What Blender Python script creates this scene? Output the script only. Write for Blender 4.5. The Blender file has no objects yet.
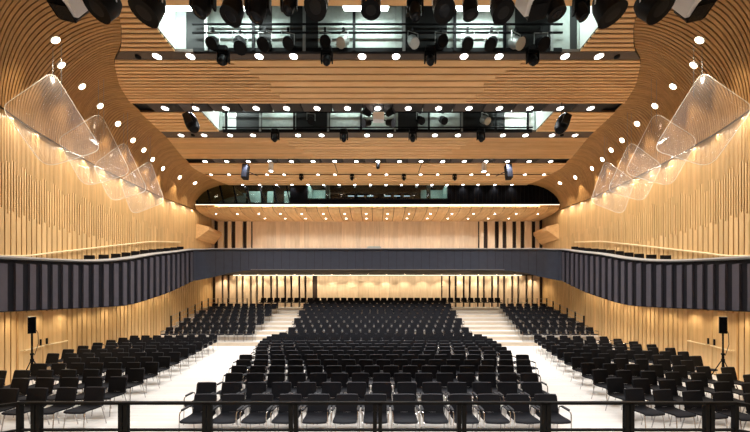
import bpy, math, random
from mathutils import Vector, Matrix
random.seed(7)
SC = bpy.context.scene
COL = SC.collection
F = 307.0; CX = 377.5; HY = 299.0; EYE = 2.78

def P(x, y, d):
    """a point at distance d that the photo shows at column x, row y"""
    return Vector(((x - CX) * d / F, d, EYE + (HY - y) * d / F))

ORD = ['zeroth', 'first', 'second', 'third', 'fourth', 'fifth', 'sixth', 'seventh', 'eighth', 'ninth', 'tenth', 'eleventh',
       'twelfth', 'thirteenth', 'fourteenth', 'fifteenth', 'sixteenth', 'seventeenth', 'eighteenth', 'nineteenth', 'twentieth',
       'twenty-first', 'twenty-second', 'twenty-third', 'twenty-fourth', 'twenty-fifth', 'twenty-sixth', 'twenty-seventh',
       'twenty-eighth', 'twenty-ninth', 'thirtieth', 'thirty-first', 'thirty-second', 'thirty-third', 'thirty-fourth',
       'thirty-fifth', 'thirty-sixth', 'thirty-seventh', 'thirty-eighth', 'thirty-ninth', 'fortieth']

# ------------------------------------------------------------------ materials
def mat(name, color, rough=0.5, metal=0.0, spec=0.5, noise=0.0, nscale=20.0):
    m = bpy.data.materials.new(name); m.use_nodes = True
    nt = m.node_tree; b = nt.nodes['Principled BSDF']
    b.inputs['Roughness'].default_value = rough
    b.inputs['Metallic'].default_value = metal
    b.inputs['Specular IOR Level'].default_value = spec
    if noise > 0:
        tc = nt.nodes.new('ShaderNodeTexCoord')
        n = nt.nodes.new('ShaderNodeTexNoise'); n.inputs['Scale'].default_value = nscale; n.inputs['Detail'].default_value = 4
        r = nt.nodes.new('ShaderNodeValToRGB')
        r.color_ramp.elements[0].position = 0.3; r.color_ramp.elements[1].position = 0.7
        r.color_ramp.elements[0].color = tuple(max(0, c * (1 - noise)) for c in color) + (1,)
        r.color_ramp.elements[1].color = tuple(min(1, c * (1 + noise)) for c in color) + (1,)
        nt.links.new(tc.outputs['Object'], n.inputs['Vector'])
        nt.links.new(n.outputs['Fac'], r.inputs['Fac'])
        nt.links.new(r.outputs['Color'], b.inputs['Base Color'])
    else:
        b.inputs['Base Color'].default_value = tuple(color) + (1,)
    return m

def wood(name, dark, light, axis='Z', rough=0.45, vary=0.25, sat=1.0, scale=6.0, spec=0.35):
    """boards: stretched grain plus a tone of its own for every board"""
    m = bpy.data.materials.new(name); m.use_nodes = True
    nt = m.node_tree; b = nt.nodes['Principled BSDF']; L = nt.links.new
    tc = nt.nodes.new('ShaderNodeTexCoord'); geo = nt.nodes.new('ShaderNodeNewGeometry')
    mp = nt.nodes.new('ShaderNodeMapping')
    s = {'X': (0.12, 1, 1), 'Y': (1, 0.12, 1), 'Z': (1, 1, 0.12)}[axis]
    mp.inputs['Scale'].default_value = s
    off = nt.nodes.new('ShaderNodeVectorMath'); off.operation = 'ADD'
    sc = nt.nodes.new('ShaderNodeVectorMath'); sc.operation = 'SCALE'; sc.inputs[0].default_value = (31.0, 17.0, 53.0)
    L(geo.outputs['Random Per Island'], sc.inputs['Scale'])
    L(tc.outputs['Object'], off.inputs[0]); L(sc.outputs['Vector'], off.inputs[1])
    L(off.outputs['Vector'], mp.inputs['Vector'])
    n = nt.nodes.new('ShaderNodeTexNoise'); n.inputs['Scale'].default_value = scale; n.inputs['Detail'].default_value = 7
    n.inputs['Roughness'].default_value = 0.6; n.inputs['Distortion'].default_value = 0.4
    L(mp.outputs['Vector'], n.inputs['Vector'])
    r = nt.nodes.new('ShaderNodeValToRGB')
    r.color_ramp.elements[0].position = 0.28; r.color_ramp.elements[1].position = 0.72
    r.color_ramp.elements[0].color = tuple(dark) + (1,); r.color_ramp.elements[1].color = tuple(light) + (1,)
    L(n.outputs['Fac'], r.inputs['Fac'])
    hsv = nt.nodes.new('ShaderNodeHueSaturation'); hsv.inputs['Saturation'].default_value = sat
    mr = nt.nodes.new('ShaderNodeMapRange')
    mr.inputs['To Min'].default_value = 1 - vary; mr.inputs['To Max'].default_value = 1 + vary * 0.7
    L(geo.outputs['Random Per Island'], mr.inputs['Value'])
    L(mr.outputs['Result'], hsv.inputs['Value']); L(r.outputs['Color'], hsv.inputs['Color'])
    L(hsv.outputs['Color'], b.inputs['Base Color'])
    b.inputs['Roughness'].default_value = rough; b.inputs['Specular IOR Level'].default_value = spec
    return m

def emit(name, color, strength, sample=False):
    m = bpy.data.materials.new(name); m.use_nodes = True
    nt = m.node_tree; nt.nodes.clear()
    o = nt.nodes.new('ShaderNodeOutputMaterial'); e = nt.nodes.new('ShaderNodeEmission')
    e.inputs['Color'].default_value = tuple(color) + (1,); e.inputs['Strength'].default_value = strength
    nt.links.new(e.outputs['Emission'], o.inputs['Surface'])
    if not sample: m.cycles.emission_sampling = 'NONE'
    return m

def sheet_glass(name, tint, haze, gloss, hazecol=(1, 1, 1)):
    m = bpy.data.materials.new(name); m.use_nodes = True
    nt = m.node_tree; nt.nodes.clear(); L = nt.links.new
    o = nt.nodes.new('ShaderNodeOutputMaterial')
    t = nt.nodes.new('ShaderNodeBsdfTransparent'); t.inputs['Color'].default_value = tuple(tint) + (1,)
    g = nt.nodes.new('ShaderNodeBsdfGlossy'); g.inputs['Roughness'].default_value = 0.08
    d = nt.nodes.new('ShaderNodeBsdfDiffuse'); d.inputs['Color'].default_value = tuple(hazecol) + (1,)
    tl = nt.nodes.new('ShaderNodeBsdfTranslucent'); tl.inputs['Color'].default_value = tuple(hazecol) + (1,)
    h = nt.nodes.new('ShaderNodeMixShader'); h.inputs[0].default_value = 0.5; L(d.outputs[0], h.inputs[1]); L(tl.outputs[0], h.inputs[2])
    m1 = nt.nodes.new('ShaderNodeMixShader'); m1.inputs[0].default_value = haze
    L(t.outputs[0], m1.inputs[1]); L(h.outputs[0], m1.inputs[2])
    fr = nt.nodes.new('ShaderNodeLayerWeight'); fr.inputs['Blend'].default_value = 0.25
    pw = nt.nodes.new('ShaderNodeMath'); pw.operation = 'POWER'; pw.inputs[1].default_value = 2.0
    L(fr.outputs['Facing'], pw.inputs[0])
    mu = nt.nodes.new('ShaderNodeMath'); mu.operation = 'MULTIPLY_ADD'; mu.inputs[1].default_value = gloss; mu.inputs[2].default_value = 0.04
    L(pw.outputs[0], mu.inputs[0])
    m2 = nt.nodes.new('ShaderNodeMixShader'); L(mu.outputs[0], m2.inputs[0])
    L(m1.outputs[0], m2.inputs[1]); L(g.outputs[0], m2.inputs[2])
    L(m2.outputs[0], o.inputs['Surface'])
    return m

M = {}
M['wall'] = wood('oak_wall_boards', (0.60, 0.37, 0.155), (0.76, 0.51, 0.24), 'Z', vary=0.12)
M['back'] = wood('oak_rear_panels', (0.68, 0.50, 0.32), (0.84, 0.67, 0.48), 'Z', vary=0.10)
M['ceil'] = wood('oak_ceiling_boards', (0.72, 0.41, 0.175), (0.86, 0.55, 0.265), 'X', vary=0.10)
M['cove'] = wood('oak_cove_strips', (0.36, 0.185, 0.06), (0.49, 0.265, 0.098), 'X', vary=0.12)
M['soffit'] = wood('oak_booth_soffit', (0.56, 0.32, 0.13), (0.76, 0.48, 0.22), 'Y', vary=0.14)
M['floor'] = wood('pale_floor_boards', (0.60, 0.565, 0.515), (0.70, 0.67, 0.62), 'X', rough=0.3, vary=0.06, spec=0.4)
M['riser'] = wood('pale_step_risers', (0.54, 0.45, 0.34), (0.68, 0.59, 0.47), 'X', vary=0.1, scale=14)
M['gapwood'] = mat('dark_board_joint', (0.035, 0.016, 0.006), 0.8, noise=0.2)
M['slot'] = mat('dark_brown_slot', (0.035, 0.018, 0.010), 0.7, noise=0.2)
M['bronze'] = mat('bronze_brown_panel', (0.075, 0.05, 0.036), 0.5, noise=0.08)
M['black'] = mat('black_metal', (0.006, 0.006, 0.007), 0.5, spec=0.08, noise=0.1)
M['boxdark'] = mat('dark_acoustic_box', (0.016, 0.013, 0.012), 0.8, noise=0.2)
M['boxmid'] = mat('grey_acoustic_box', (0.07, 0.055, 0.048), 0.8, noise=0.1)
M['fabric'] = mat('black_chair_fabric', (0.0052, 0.0054, 0.0076), 0.75, spec=0.2, noise=0.25, nscale=60)
M['edge_highlight'] = mat('chair_top_highlight', (0.045, 0.045, 0.05), 0.6, spec=0.3)  # lighter grey paints the overhead light caught on chair back tops
M['pad'] = mat('black_arm_pad', (0.014, 0.014, 0.016), 0.5, spec=0.3)
M['chrome'] = mat('chrome_tube', (0.50, 0.49, 0.48), 0.25, 1.0)
M['rail'] = mat('black_rail_steel', (0.003, 0.003, 0.003), 0.5, 0.0, 0.1)
M['slate'] = mat('slate_blue_parapet', (0.038, 0.043, 0.060), 0.6, spec=0.25, noise=0.06, nscale=3)
M['fin'] = mat('charcoal_fin', (0.064, 0.058, 0.070), 0.6, spec=0.25, noise=0.06, nscale=6)
M['finback'] = mat('black_parapet_core', (0.005, 0.0045, 0.007), 0.7, spec=0.15)
M['cap'] = mat('pale_grey_handrail', (0.19, 0.185, 0.18), 0.4)
M['brass'] = mat('brass_bar', (0.92, 0.76, 0.46), 0.3, 0.35)
M['steel'] = mat('brushed_steel_rail', (0.45, 0.40, 0.33), 0.35, 0.9)
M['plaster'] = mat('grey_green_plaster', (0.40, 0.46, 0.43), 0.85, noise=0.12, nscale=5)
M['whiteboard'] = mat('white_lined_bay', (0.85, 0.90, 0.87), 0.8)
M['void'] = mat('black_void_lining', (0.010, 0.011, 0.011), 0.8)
M['greymetal'] = mat('galvanised_post', (0.38, 0.40, 0.39), 0.4, 0.6)
M['whitemetal'] = mat('white_fixture_body', (0.75, 0.75, 0.76), 0.4)
M['lens'] = mat('dark_lens', (0.006, 0.007, 0.010), 0.25, spec=0.15)
M['grille'] = mat('dark_speaker_grille', (0.010, 0.0095, 0.0095), 0.6, spec=0.2, noise=0.5, nscale=120)
M['bluegrey'] = mat('blue_grey_box', (0.028, 0.034, 0.055), 0.5)
M['rim'] = mat('white_light_trim', (0.75, 0.72, 0.68), 0.5)
M['down'] = emit('downlight_lamp', (1.0, 0.98, 0.96), 14)
M['downwarm'] = emit('warm_downlight_lamp', (1.0, 0.84, 0.60), 14)
M['tube'] = emit('cool_work_light_tube', (0.90, 1.0, 0.95), 16)
M['led'] = emit('warm_led_strip', (1.0, 0.86, 0.62), 2.2)
M['screen'] = emit('lit_screen', (0.75, 0.9, 1.0), 2.0)
M['glass'] = sheet_glass('acrylic_sheet', (0.97, 0.96, 0.95), 0.085, 0.25)
M['edge'] = mat('acrylic_edge_light', (0.95, 0.90, 0.78), 0.3)  # pale colour stands in for light picked up by the sheet edges
M['boothglass'] = sheet_glass('tinted_booth_glass', (0.62, 0.70, 0.68), 0.0, 0.4)
M['mesh'] = mat('black_speaker_mesh', (0.004, 0.004, 0.005), 0.95, spec=0.03, noise=0.3, nscale=80)
M['teal'] = mat('pale_teal_booth_wall', (0.42, 0.50, 0.47), 0.8, noise=0.05)
M['cable'] = mat('black_cable', (0.01, 0.01, 0.01), 0.6)

# ------------------------------------------------------------------ mesh builder
class MB:
    def __init__(s): s.v = []; s.f = []; s.m = []; s.mats = []
    def mi(s, m):
        if m not in s.mats: s.mats.append(m)
        return s.mats.index(m)
    def add(s, vs, fs, m):
        o = len(s.v); k = s.mi(m)
        s.v.extend(tuple(v) for v in vs)
        for f in fs: s.f.append(tuple(i + o for i in f)); s.m.append(k)
    def hexa(s, a, m):
        """a = eight corners: bottom ring 0-3, top ring 4-7"""
        s.add(a, [(3, 2, 1, 0), (4, 5, 6, 7), (0, 1, 5, 4), (1, 2, 6, 5), (2, 3, 7, 6), (3, 0, 4, 7)], m)
    def box(s, c, size, m, rot=None):
        x, y, z = (k / 2 for k in size); c = Vector(c)
        a = [Vector(p) for p in ((-x, -y, -z), (x, -y, -z), (x, y, -z), (-x, y, -z), (-x, -y, z), (x, -y, z), (x, y, z), (-x, y, z))]
        if rot is not None: a = [rot @ p for p in a]
        s.hexa([p + c for p in a], m)
    def bevbox(s, c, size, r, m, rot=None):
        """a box with its upright edges chamfered"""
        x, y, z = (k / 2 for k in size); c = Vector(c)
        ring = [(-x + r, -y), (x - r, -y), (x, -y + r), (x, y - r), (x - r, y), (-x + r, y), (-x, y - r), (-x, -y + r)]
        vs = [Vector((p[0], p[1], -z)) for p in ring] + [Vector((p[0], p[1], z)) for p in ring]
        if rot is not None: vs = [rot @ p for p in vs]
        n = 8
        s.add([p + c for p in vs], [tuple(range(n))[::-1], tuple(range(n, 2 * n))] + [(i, (i + 1) % n, n + (i + 1) % n, n + i) for i in range(n)], m)
    def tube(s, pts, r, m, n=8, caps=True):
        pts = [Vector(p) for p in pts]; vs = []; fs = []
        up = None
        for i, p in enumerate(pts):
            t = (pts[min(i + 1, len(pts) - 1)] - pts[max(i - 1, 0)]).normalized()
            if up is None:
                up = t.orthogonal().normalized()
            up = (up - t * up.dot(t))
            if up.length < 1e-5: up = t.orthogonal()
            up.normalize(); w = t.cross(up)
            for k in range(n):
                a = 2 * math.pi * k / n
                vs.append(p + (up * math.cos(a) + w * math.sin(a)) * r)
        for i in range(len(pts) - 1):
            for k in range(n):
                fs.append((i * n + k, i * n + (k + 1) % n, (i + 1) * n + (k + 1) % n, (i + 1) * n + k))
        if caps:
            fs.append(tuple(range(n))[::-1]); fs.append(tuple((len(pts) - 1) * n + k for k in range(n)))
        s.add(vs, fs, m)
    def lathe(s, prof, m, mtx=Matrix(), n=16, caps=True):
        """prof = (r, z) pairs about the local z axis"""
        vs = []; fs = []
        for r, z in prof:
            for k in range(n):
                a = 2 * math.pi * k / n
                vs.append(mtx @ Vector((r * math.cos(a), r * math.sin(a), z)))
        for i in range(len(prof) - 1):
            for k in range(n):
                fs.append((i * n + k, i * n + (k + 1) % n, (i + 1) * n + (k + 1) % n, (i + 1) * n + k))
        if caps:
            fs.append(tuple(range(n))[::-1]); fs.append(tuple((len(prof) - 1) * n + k for k in range(n)))
        s.add(vs, fs, m)
    def sheet(s, grid, th, m, nrm=None):
        """grid[i][j] of points thickened by th along -normal"""
        R = len(grid); C = len(grid[0]); g = [[Vector(p) for p in row] for row in grid]; back = []
        for i in range(R):
            row = []
            for j in range(C):
                if nrm is None:
                    du = g[min(i + 1, R - 1)][j] - g[max(i - 1, 0)][j]; dv = g[i][min(j + 1, C - 1)] - g[i][max(j - 1, 0)]
                    nn = du.cross(dv).normalized()
                else: nn = Vector(nrm)
                row.append(g[i][j] - nn * th)
            back.append(row)
        vs = [p for r in g for p in r] + [p for r in back for p in r]; B = R * C; fs = []
        for i in range(R - 1):
            for j in range(C - 1):
                a, b, c, d = i * C + j, i * C + j + 1, (i + 1) * C + j + 1, (i + 1) * C + j
                fs.append((d, c, b, a)); fs.append((a + B, b + B, c + B, d + B))
        for j in range(C - 1):
            fs.append((j, j + 1, B + j + 1, B + j)); k = (R - 1) * C + j; fs.append((k + 1, k, B + k, B + k + 1))
        for i in range(R - 1):
            a = i * C; b = (i + 1) * C; fs.append((b, a, B + a, B + b)); a = i * C + C - 1; b = a + C; fs.append((a, b, B + b, B + a))
        s.add(vs, fs, m)
    def build(s, name, parent=None, smooth=False):
        me = bpy.data.meshes.new(name); me.from_pydata(s.v, [], s.f)
        for m in s.mats: me.materials.append(m)
        me.polygons.foreach_set('material_index', s.m)
        if smooth:
            me.polygons.foreach_set('use_smooth', [True] * len(s.f))
            try: me.set_sharp_from_angle(angle=math.radians(40))
            except Exception: pass
        me.update()
        o = bpy.data.objects.new(name, me); COL.objects.link(o)
        if parent: o.parent = parent
        return o

def tag(o, label, cat, group=None, kind=None):
    o['label'] = label; o['category'] = cat
    if group: o['group'] = group
    if kind: o['kind'] = kind
    return o
def thing(name, loc, label, cat, group=None, rz=0.0):
    o = bpy.data.objects.new(name, None); COL.objects.link(o)
    o.location = loc; o.rotation_euler = (0, 0, rz); o.empty_display_size = 0.1
    return tag(o, label, cat, group)
def struct(o, label, cat): return tag(o, label, cat, kind='structure')

# ------------------------------------------------------------------ plan of the hall
def interp(tab, x):
    if x <= tab[0][0]: return tab[0][1]
    for (a, p), (b, q) in zip(tab, tab[1:]):
        if x <= b: return p + (q - p) * (x - a) / (b - a)
    return tab[-1][1]
def smooth(tab, w):
    return lambda x: sum(interp(tab, x + k * w / 3) for k in (-3, -2, -1, 0, 1, 2, 3)) / 7
W = smooth([(-6, 7.2), (-2, 7.5), (2, 8.2), (6, 9.85), (9.28, 11.33), (11, 12.25), (12.83, 12.9), (16, 13.55), (20, 14.1), (24, 14.5), (28, 14.8)], 0.8)
GAP = smooth([(0, .6), (8, .66), (10, .85), (13, 1.2), (14, 1.35), (30, 1.35)], 0.5)
PX = lambda d: W(d) - GAP(d)
ZT = smooth([(4, 3.6), (8.4, 3.97), (10.8, 4.2), (12.7, 4.39), (15.1, 4.85), (16.8, 5.3), (18.9, 5.72), (20.05, 5.98), (21.4, 6.30), (22.4, 6.5)], 1.0)
ZB = smooth([(4, 2.42), (8.4, 2.42), (10.8, 2.42), (12.7, 2.41), (15.1, 2.48), (16.8, 2.83), (18.9, 3.24), (20.05, 3.63), (21.4, 3.99), (22.4, 4.39)], 1.1)
ZW = smooth([(4, 8.2), (9.28, 8.5), (11.75, 8.86), (14.8, 9.05), (20, 9.4), (24, 9.85), (28, 9.9)], 0.8)
XE = smooth([(4, 5.8), (6, 6.5), (8, 7.2), (9.16, 7.85), (10, 8.35), (11, 9.2), (11.5, 9.9), (12.8, 10.8), (14, 11.3), (16.9, 11.65), (19.4, 12.3), (21, 12.6), (23, 12.2), (24.2, 11.6)], 0.25)
ZC = 11.70
DB = 22.4        # rear balcony front
DW = 27.5        # rear wall

def cove(d, t, sgn, off=0.0):
    """a point on the cove between the side wall top (t=0) and the flat ceiling (t=1); off goes outward"""
    a = t * math.pi / 2; w = W(d); e = XE(d)
    w -= .10; x = w - (w - e) * (1 - math.cos(a)); z = ZW(d) + (ZC + 0.08 - ZW(d)) * math.sin(a)
    return Vector((sgn * (x + off * math.cos(a)), d, z + off * math.sin(a)))

# ------------------------------------------------------------------ floor, tiers, stage
TF = [18.2 + .88 * (k - 1) for k in range(1, 10)]; TR = .23
mb = MB()
nb = 60
d = 3.0
while d < TF[0]:
    e = min(d + .16, TF[0]); w = W((d + e) / 2) + .3
    x = -w
    while x < w:
        l = random.uniform(1.6, 2.8); x2 = min(x + l, w)
        mb.hexa([(x, d, -.06), (x2 - .004, d, -.06), (x2 - .004, e - .004, -.06), (x, e - .004, -.06),
                 (x, d, 0), (x2 - .004, d, 0), (x2 - .004, e - .004, 0), (x, e - .004, 0)], M['floor'])
        x = x2
    d = e
mb.box((0, 8, -.16), (34, 28, .2), M['gapwood'])
struct(mb.build('floor'), 'pale bleached wood plank floor of the hall', 'floor')
mb = MB()
for k in range(9):
    a = TF[k]; b = TF[k + 1] if k < 8 else DW + .3; z = TR * (k + 1)
    w = W(a) + .4
    mb.box((0, (a + b) / 2 + .02, z - .02), (2 * w, b - a + .04, .04), M['floor'])
    mb.box((0, a + .03, z - .04 - (TR - .04) / 2), (2 * w, .04, TR - .04), M['riser'])
    mb.box((0, (a + b) / 2 + .05, (z - .06) / 2), (2 * w - .1, b - a - .06, z - .06), M['gapwood'])
struct(mb.build('floor_tiers'), 'pale stepped floor tiers under the rear seating', 'floor')
mb = MB()
mb.box((0, 0, .275), (13.4, 8.1, .55), M['riser'])
struct(mb.build('floor_stage'), 'low wooden stage platform behind the black railing', 'floor')

# ------------------------------------------------------------------ side walls
def side_wall(sgn, name, label):
    mb = MB(); pitch = .30
    d = -5.5
    ds = []
    while d < DW + .2:
        ds.append(d); t = (W(d + .01) - W(d)) / .01; d += pitch / math.hypot(1, t)
    def board(d0, d1, z0a, z1a, z1b):
        x0, x1 = W(d0), W(d1)
        p = lambda x, d, z: (sgn * x, d, z)
        a = [p(x0, d0, z0a), p(x1, d1, z0a), p(x1 + .06, d1, z0a), p(x0 + .06, d0, z0a), p(x0, d0, z1a), p(x1, d1, z1b), p(x1 + .06, d1, z1b), p(x0 + .06, d0, z1a)]
        mb.hexa(a, M['wall'])
    for i in range(len(ds) - 1):
        a, b = ds[i], ds[i + 1]; g = .055; w = b - a
        lo = 5.42 + (.12 if i % 2 else 0) + .035 * max(0, a - 9); mid = lo + 1.45 + (.15 if i % 3 else -.1)
        board(a + g / 2, b - g / 2, 0, lo, lo)
        for k in range(2): board(a + g / 2 + k * w / 2, a + (k + 1) * w / 2 - g / 2, lo, mid, mid)
        g2 = .03
        for k in range(4):
            c0, c1 = a + g2 / 2 + k * w / 4, a + (k + 1) * w / 4 - g2 / 2
            board(c0, c1, mid, ZW(c0), ZW(c1))
    for i in range(len(ds) - 1):
        a, b = ds[i], ds[i + 1]
        x0, x1 = W(a) + .055, W(b) + .055
        mb.hexa([(sgn * x0, a, -.1), (sgn * x1, b, -.1), (sgn * (x1 + .2), b, -.1), (sgn * (x0 + .2), a, -.1),
                 (sgn * x0, a, 12), (sgn * x1, b, 12), (sgn * (x1 + .2), b, 12), (sgn * (x0 + .2), a, 12)], M['gapwood'])
    struct(mb.build(name), label, 'wall')
side_wall(-1, 'wall_left', 'curving left side wall of pale oak boards')
side_wall(1, 'wall_right', 'curving right side wall of pale oak boards')

def cove_part(sgn, name, label):
    mb = MB(); n = 18; pitch = .115; gap = .032; d = 3.5
    def wave(d, t):
        return sgn * 0 + .46 * math.sin(1.15 * d + 1.2) * math.sin(math.pi * min(1, t * 1.0)) ** 2 * (.35 + .65 * t) * 1.0
    ts = [k / n for k in range(n + 1)]
    while d < DW:
        a0, a1 = d, d + pitch - gap
        rows = []
        vs = []
        for t in ts:
            w0 = a0 + wave(a0, t); w1 = a1 + wave(a1, t)
            vs += [cove(w0, t, sgn), cove(w1, t, sgn), cove(w1, t, sgn, .07), cove(w0, t, sgn, .07)]
        fs = []
        for i in range(n):
            o = i * 4; q = o + 4
            for k in range(4): fs.append((o + k, o + (k + 1) % 4, q + (k + 1) % 4, q + k))
        fs += [(0, 1, 2, 3), tuple(n * 4 + k for k in (3, 2, 1, 0))]
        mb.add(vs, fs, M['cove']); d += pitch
    # dark lining behind the strips
    dd = [3.2 + .5 * k for k in range(50)]
    grid = [[cove(x, t, sgn, .075) for t in ts] for x in dd]
    mb.sheet(grid, .05 * sgn, M['gapwood'])
    struct(mb.build(name), label, 'ceiling')
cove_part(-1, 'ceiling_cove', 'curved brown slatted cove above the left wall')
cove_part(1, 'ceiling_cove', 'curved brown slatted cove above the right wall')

# ------------------------------------------------------------------ ceiling
T1 = (9.38, 11.09, 7.3); T2 = (14.68, 16.4, 8.45)
def ceil_boards(mb, a, b, n, hole=None, z=ZC, m=None, fine=0.0):
    m = m or M['ceil']; p = (b - a) / n; g = .075
    for i in range(n):
        y0, y1 = a + i * p + g / 2, a + (i + 1) * p - g / 2
        e0, e1 = XE(y0) - .02, XE(y1) - .02
        segs = []
        if hole: segs = [(-1, -e0, -e1, -hole, -hole), (1, hole, hole, e0, e1)]
        else:
            f = 5.3 + random.uniform(-.25, .25) + .55 * (y0 - a) * -1 if fine else 0
            if fine:
                ym = (y0 + y1) / 2
                segs = [(0, -f, -f, f, f)]
                for s in (-1, 1):
                    for (c0, c1) in ((y0, ym - g / 2), (ym + g / 2, y1)):
                        E0, E1 = XE(c0) - .02, XE(c1) - .02
                        xs = sorted([(s * f, s * f), (s * E0, s * E1)])
                        mb.hexa([(xs[0][0], c0, z), (xs[1][0], c0, z), (xs[1][1], c1, z), (xs[0][1], c1, z),
                                 (xs[0][0], c0, z + .05), (xs[1][0], c0, z + .05), (xs[1][1], c1, z + .05), (xs[0][1], c1, z + .05)], m)
            else: segs = [(0, -e0, -e1, e0, e1)]
        for (_, xa0, xa1, xb0, xb1) in segs:
            mb.hexa([(xa0, y0, z), (xb0, y0, z), (xb1, y1, z), (xa1, y1, z), (xa0, y0, z + .05), (xb0, y0, z + .05), (xb1, y1, z + .05), (xa1, y1, z + .05)], m)
    # backing
    for s in ((-1, 1) if hole else (0,)):
        N = 8
        for i in range(N):
            y0, y1 = a + (b - a) * i / N, a + (b - a) * (i + 1) / N
            e0, e1 = XE(y0) - .03, XE(y1) - .03
            if s == 0: q = (-e0, e0, e1, -e1)
            elif s < 0: q = (-e0, -hole - .02, -hole - .02, -e1)
            else: q = (hole + .02, e0, e1, hole + .02)
            mb.hexa([(q[0], y0, z + .045), (q[1], y0, z + .045), (q[2], y1, z + .045), (q[3], y1, z + .045),
                     (q[0], y0, z + .12), (q[1], y0, z + .12), (q[2], y1, z + .12), (q[3], y1, z + .12)], M['gapwood'])
def flat_strip(mb, a, b, z, m, th=.1, inset=0.02):
    N = 3
    for i in range(N):
        y0, y1 = a + (b - a) * i / N, a + (b - a) * (i + 1) / N
        e0, e1 = XE(y0) - inset, XE(y1) - inset
        mb.hexa([(-e0, y0, z), (e0, y0, z), (e1, y1, z), (-e1, y1, z), (-e0, y0, z + th), (e0, y0, z + th), (e1, y1, z + th), (-e1, y1, z + th)], m)

mb = MB(); ceil_boards(mb, -1.0, T1[0], 28); struct(mb.build('ceiling_panel'), 'oak ceiling panel over the stage edge', 'ceiling')
mb = MB(); ceil_boards(mb, T1[0], T1[1], 9, hole=T1[2]); struct(mb.build('ceiling_panel'), 'oak slats at both ends of the first lighting trench', 'ceiling')
mb = MB(); ceil_boards(mb, 11.46, 14.04, 7, fine=1); struct(mb.build('ceiling_panel'), 'wide oak ceiling panel between the two lighting trenches', 'ceiling')
mb = MB(); ceil_boards(mb, T2[0], T2[1], 6, hole=T2[2]); struct(mb.build('ceiling_panel'), 'oak slats at both ends of the second lighting trench', 'ceiling')
mb = MB(); ceil_boards(mb, 17.0, 19.56, 8, fine=1); struct(mb.build('ceiling_panel'), 'oak ceiling panel behind the second lighting trench', 'ceiling')
mb = MB(); ceil_boards(mb, 20.2, 21.93, 5, fine=0); struct(mb.build('ceiling_panel'), 'oak ceiling panel with two hanging box speakers', 'ceiling')
mb = MB(); ceil_boards(mb, 22.1, 24.1, 5, fine=0); struct(mb.build('ceiling_panel'), 'oak ceiling panel just before the control booth', 'ceiling')
mb = MB()
flat_strip(mb, 11.09, 11.46, ZC + .01, M['bronze']); struct(mb.build('ceiling_strip'), 'bronze ceiling strip behind the first lighting trench', 'ceiling')
mb = MB(); flat_strip(mb, 16.4, 17.0, ZC + .01, M['bronze']); struct(mb.build('ceiling_strip'), 'bronze ceiling strip behind the second lighting trench', 'ceiling')
def recess_strip(a, b, label, pitch):
    mb = MB(); flat_strip(mb, a, b, ZC + .22, M['boxdark'])
    x = -11
    k = 0
    while x < 11:
        c = M['boxmid'] if k % 2 else M['boxdark']
        if abs(x) < XE(a) - .6: mb.box((x, (a + b) / 2, ZC + .13), (pitch * .46, b - a - .04, .2), c)
        x += pitch * .5; k += 1
    struct(mb.build('ceiling_strip'), label, 'ceiling')
recess_strip(14.04, 14.68, 'dark recessed ceiling strip of square boxes before the second trench', 1.42)
recess_strip(19.56, 20.2, 'dark recessed ceiling strip of square boxes above the hanging speakers', 1.40)
mb = MB(); flat_strip(mb, 21.93, 22.1, ZC + .06, M['black']); struct(mb.build('ceiling_strip'), 'thin black lighting slot in the rear oak ceiling', 'ceiling')
mb = MB(); mb.box((0, 10.8, 14.3), (36, 34, .2), M['void'])
struct(mb.build('ceiling'), 'dark structural slab above the oak ceiling', 'ceiling')

def trench(a, b, hx, bays, name, label):
    """lining of a lighting trench; bays = (x0, x1, material) along the far wall"""
    mb = MB(); top = 14.1; z0 = ZC + .05
    for x0, x1, m in bays: mb.box(((x0 + x1) / 2, b + .06, (z0 + top) / 2), (x1 - x0 - .01, .1, top - z0), m)
    mb.box((0, a - .08, (ZC + .2 + top) / 2), (2 * hx, .1, top - ZC - .2), M['void'])
    for s in (-1, 1):
        mb.box((s * (hx + .09), (a + b) / 2, (ZC + .06 + top) / 2), (.12, b - a + .2, top - ZC - .06), M['whiteboard'])
    mb.box((0, (a + b) / 2, top + .03), (2 * hx, b - a, .06), M['void'])
    return struct(mb.build(name), label, 'wall')
pl, wh, vo = M['plaster'], M['whiteboard'], M['void']
X1 = lambda x: (x - CX) * 11.1 / F
X2 = lambda x: (x - CX) * 16.4 / F
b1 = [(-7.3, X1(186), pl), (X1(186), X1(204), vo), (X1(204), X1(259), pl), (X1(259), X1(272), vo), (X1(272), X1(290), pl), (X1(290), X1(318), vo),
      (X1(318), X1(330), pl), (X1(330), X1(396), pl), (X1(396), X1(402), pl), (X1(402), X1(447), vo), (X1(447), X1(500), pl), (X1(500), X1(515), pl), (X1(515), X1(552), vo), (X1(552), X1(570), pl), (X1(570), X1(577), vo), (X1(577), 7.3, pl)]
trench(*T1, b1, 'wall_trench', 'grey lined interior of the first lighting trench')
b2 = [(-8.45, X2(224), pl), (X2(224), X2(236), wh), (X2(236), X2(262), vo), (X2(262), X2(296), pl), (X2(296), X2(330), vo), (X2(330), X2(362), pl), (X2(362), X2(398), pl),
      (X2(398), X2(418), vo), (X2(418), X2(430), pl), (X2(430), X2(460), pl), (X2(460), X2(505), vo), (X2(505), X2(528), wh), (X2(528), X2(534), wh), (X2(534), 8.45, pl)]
trench(*T2, b2, 'wall_trench', 'grey lined interior of the second lighting trench')

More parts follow.
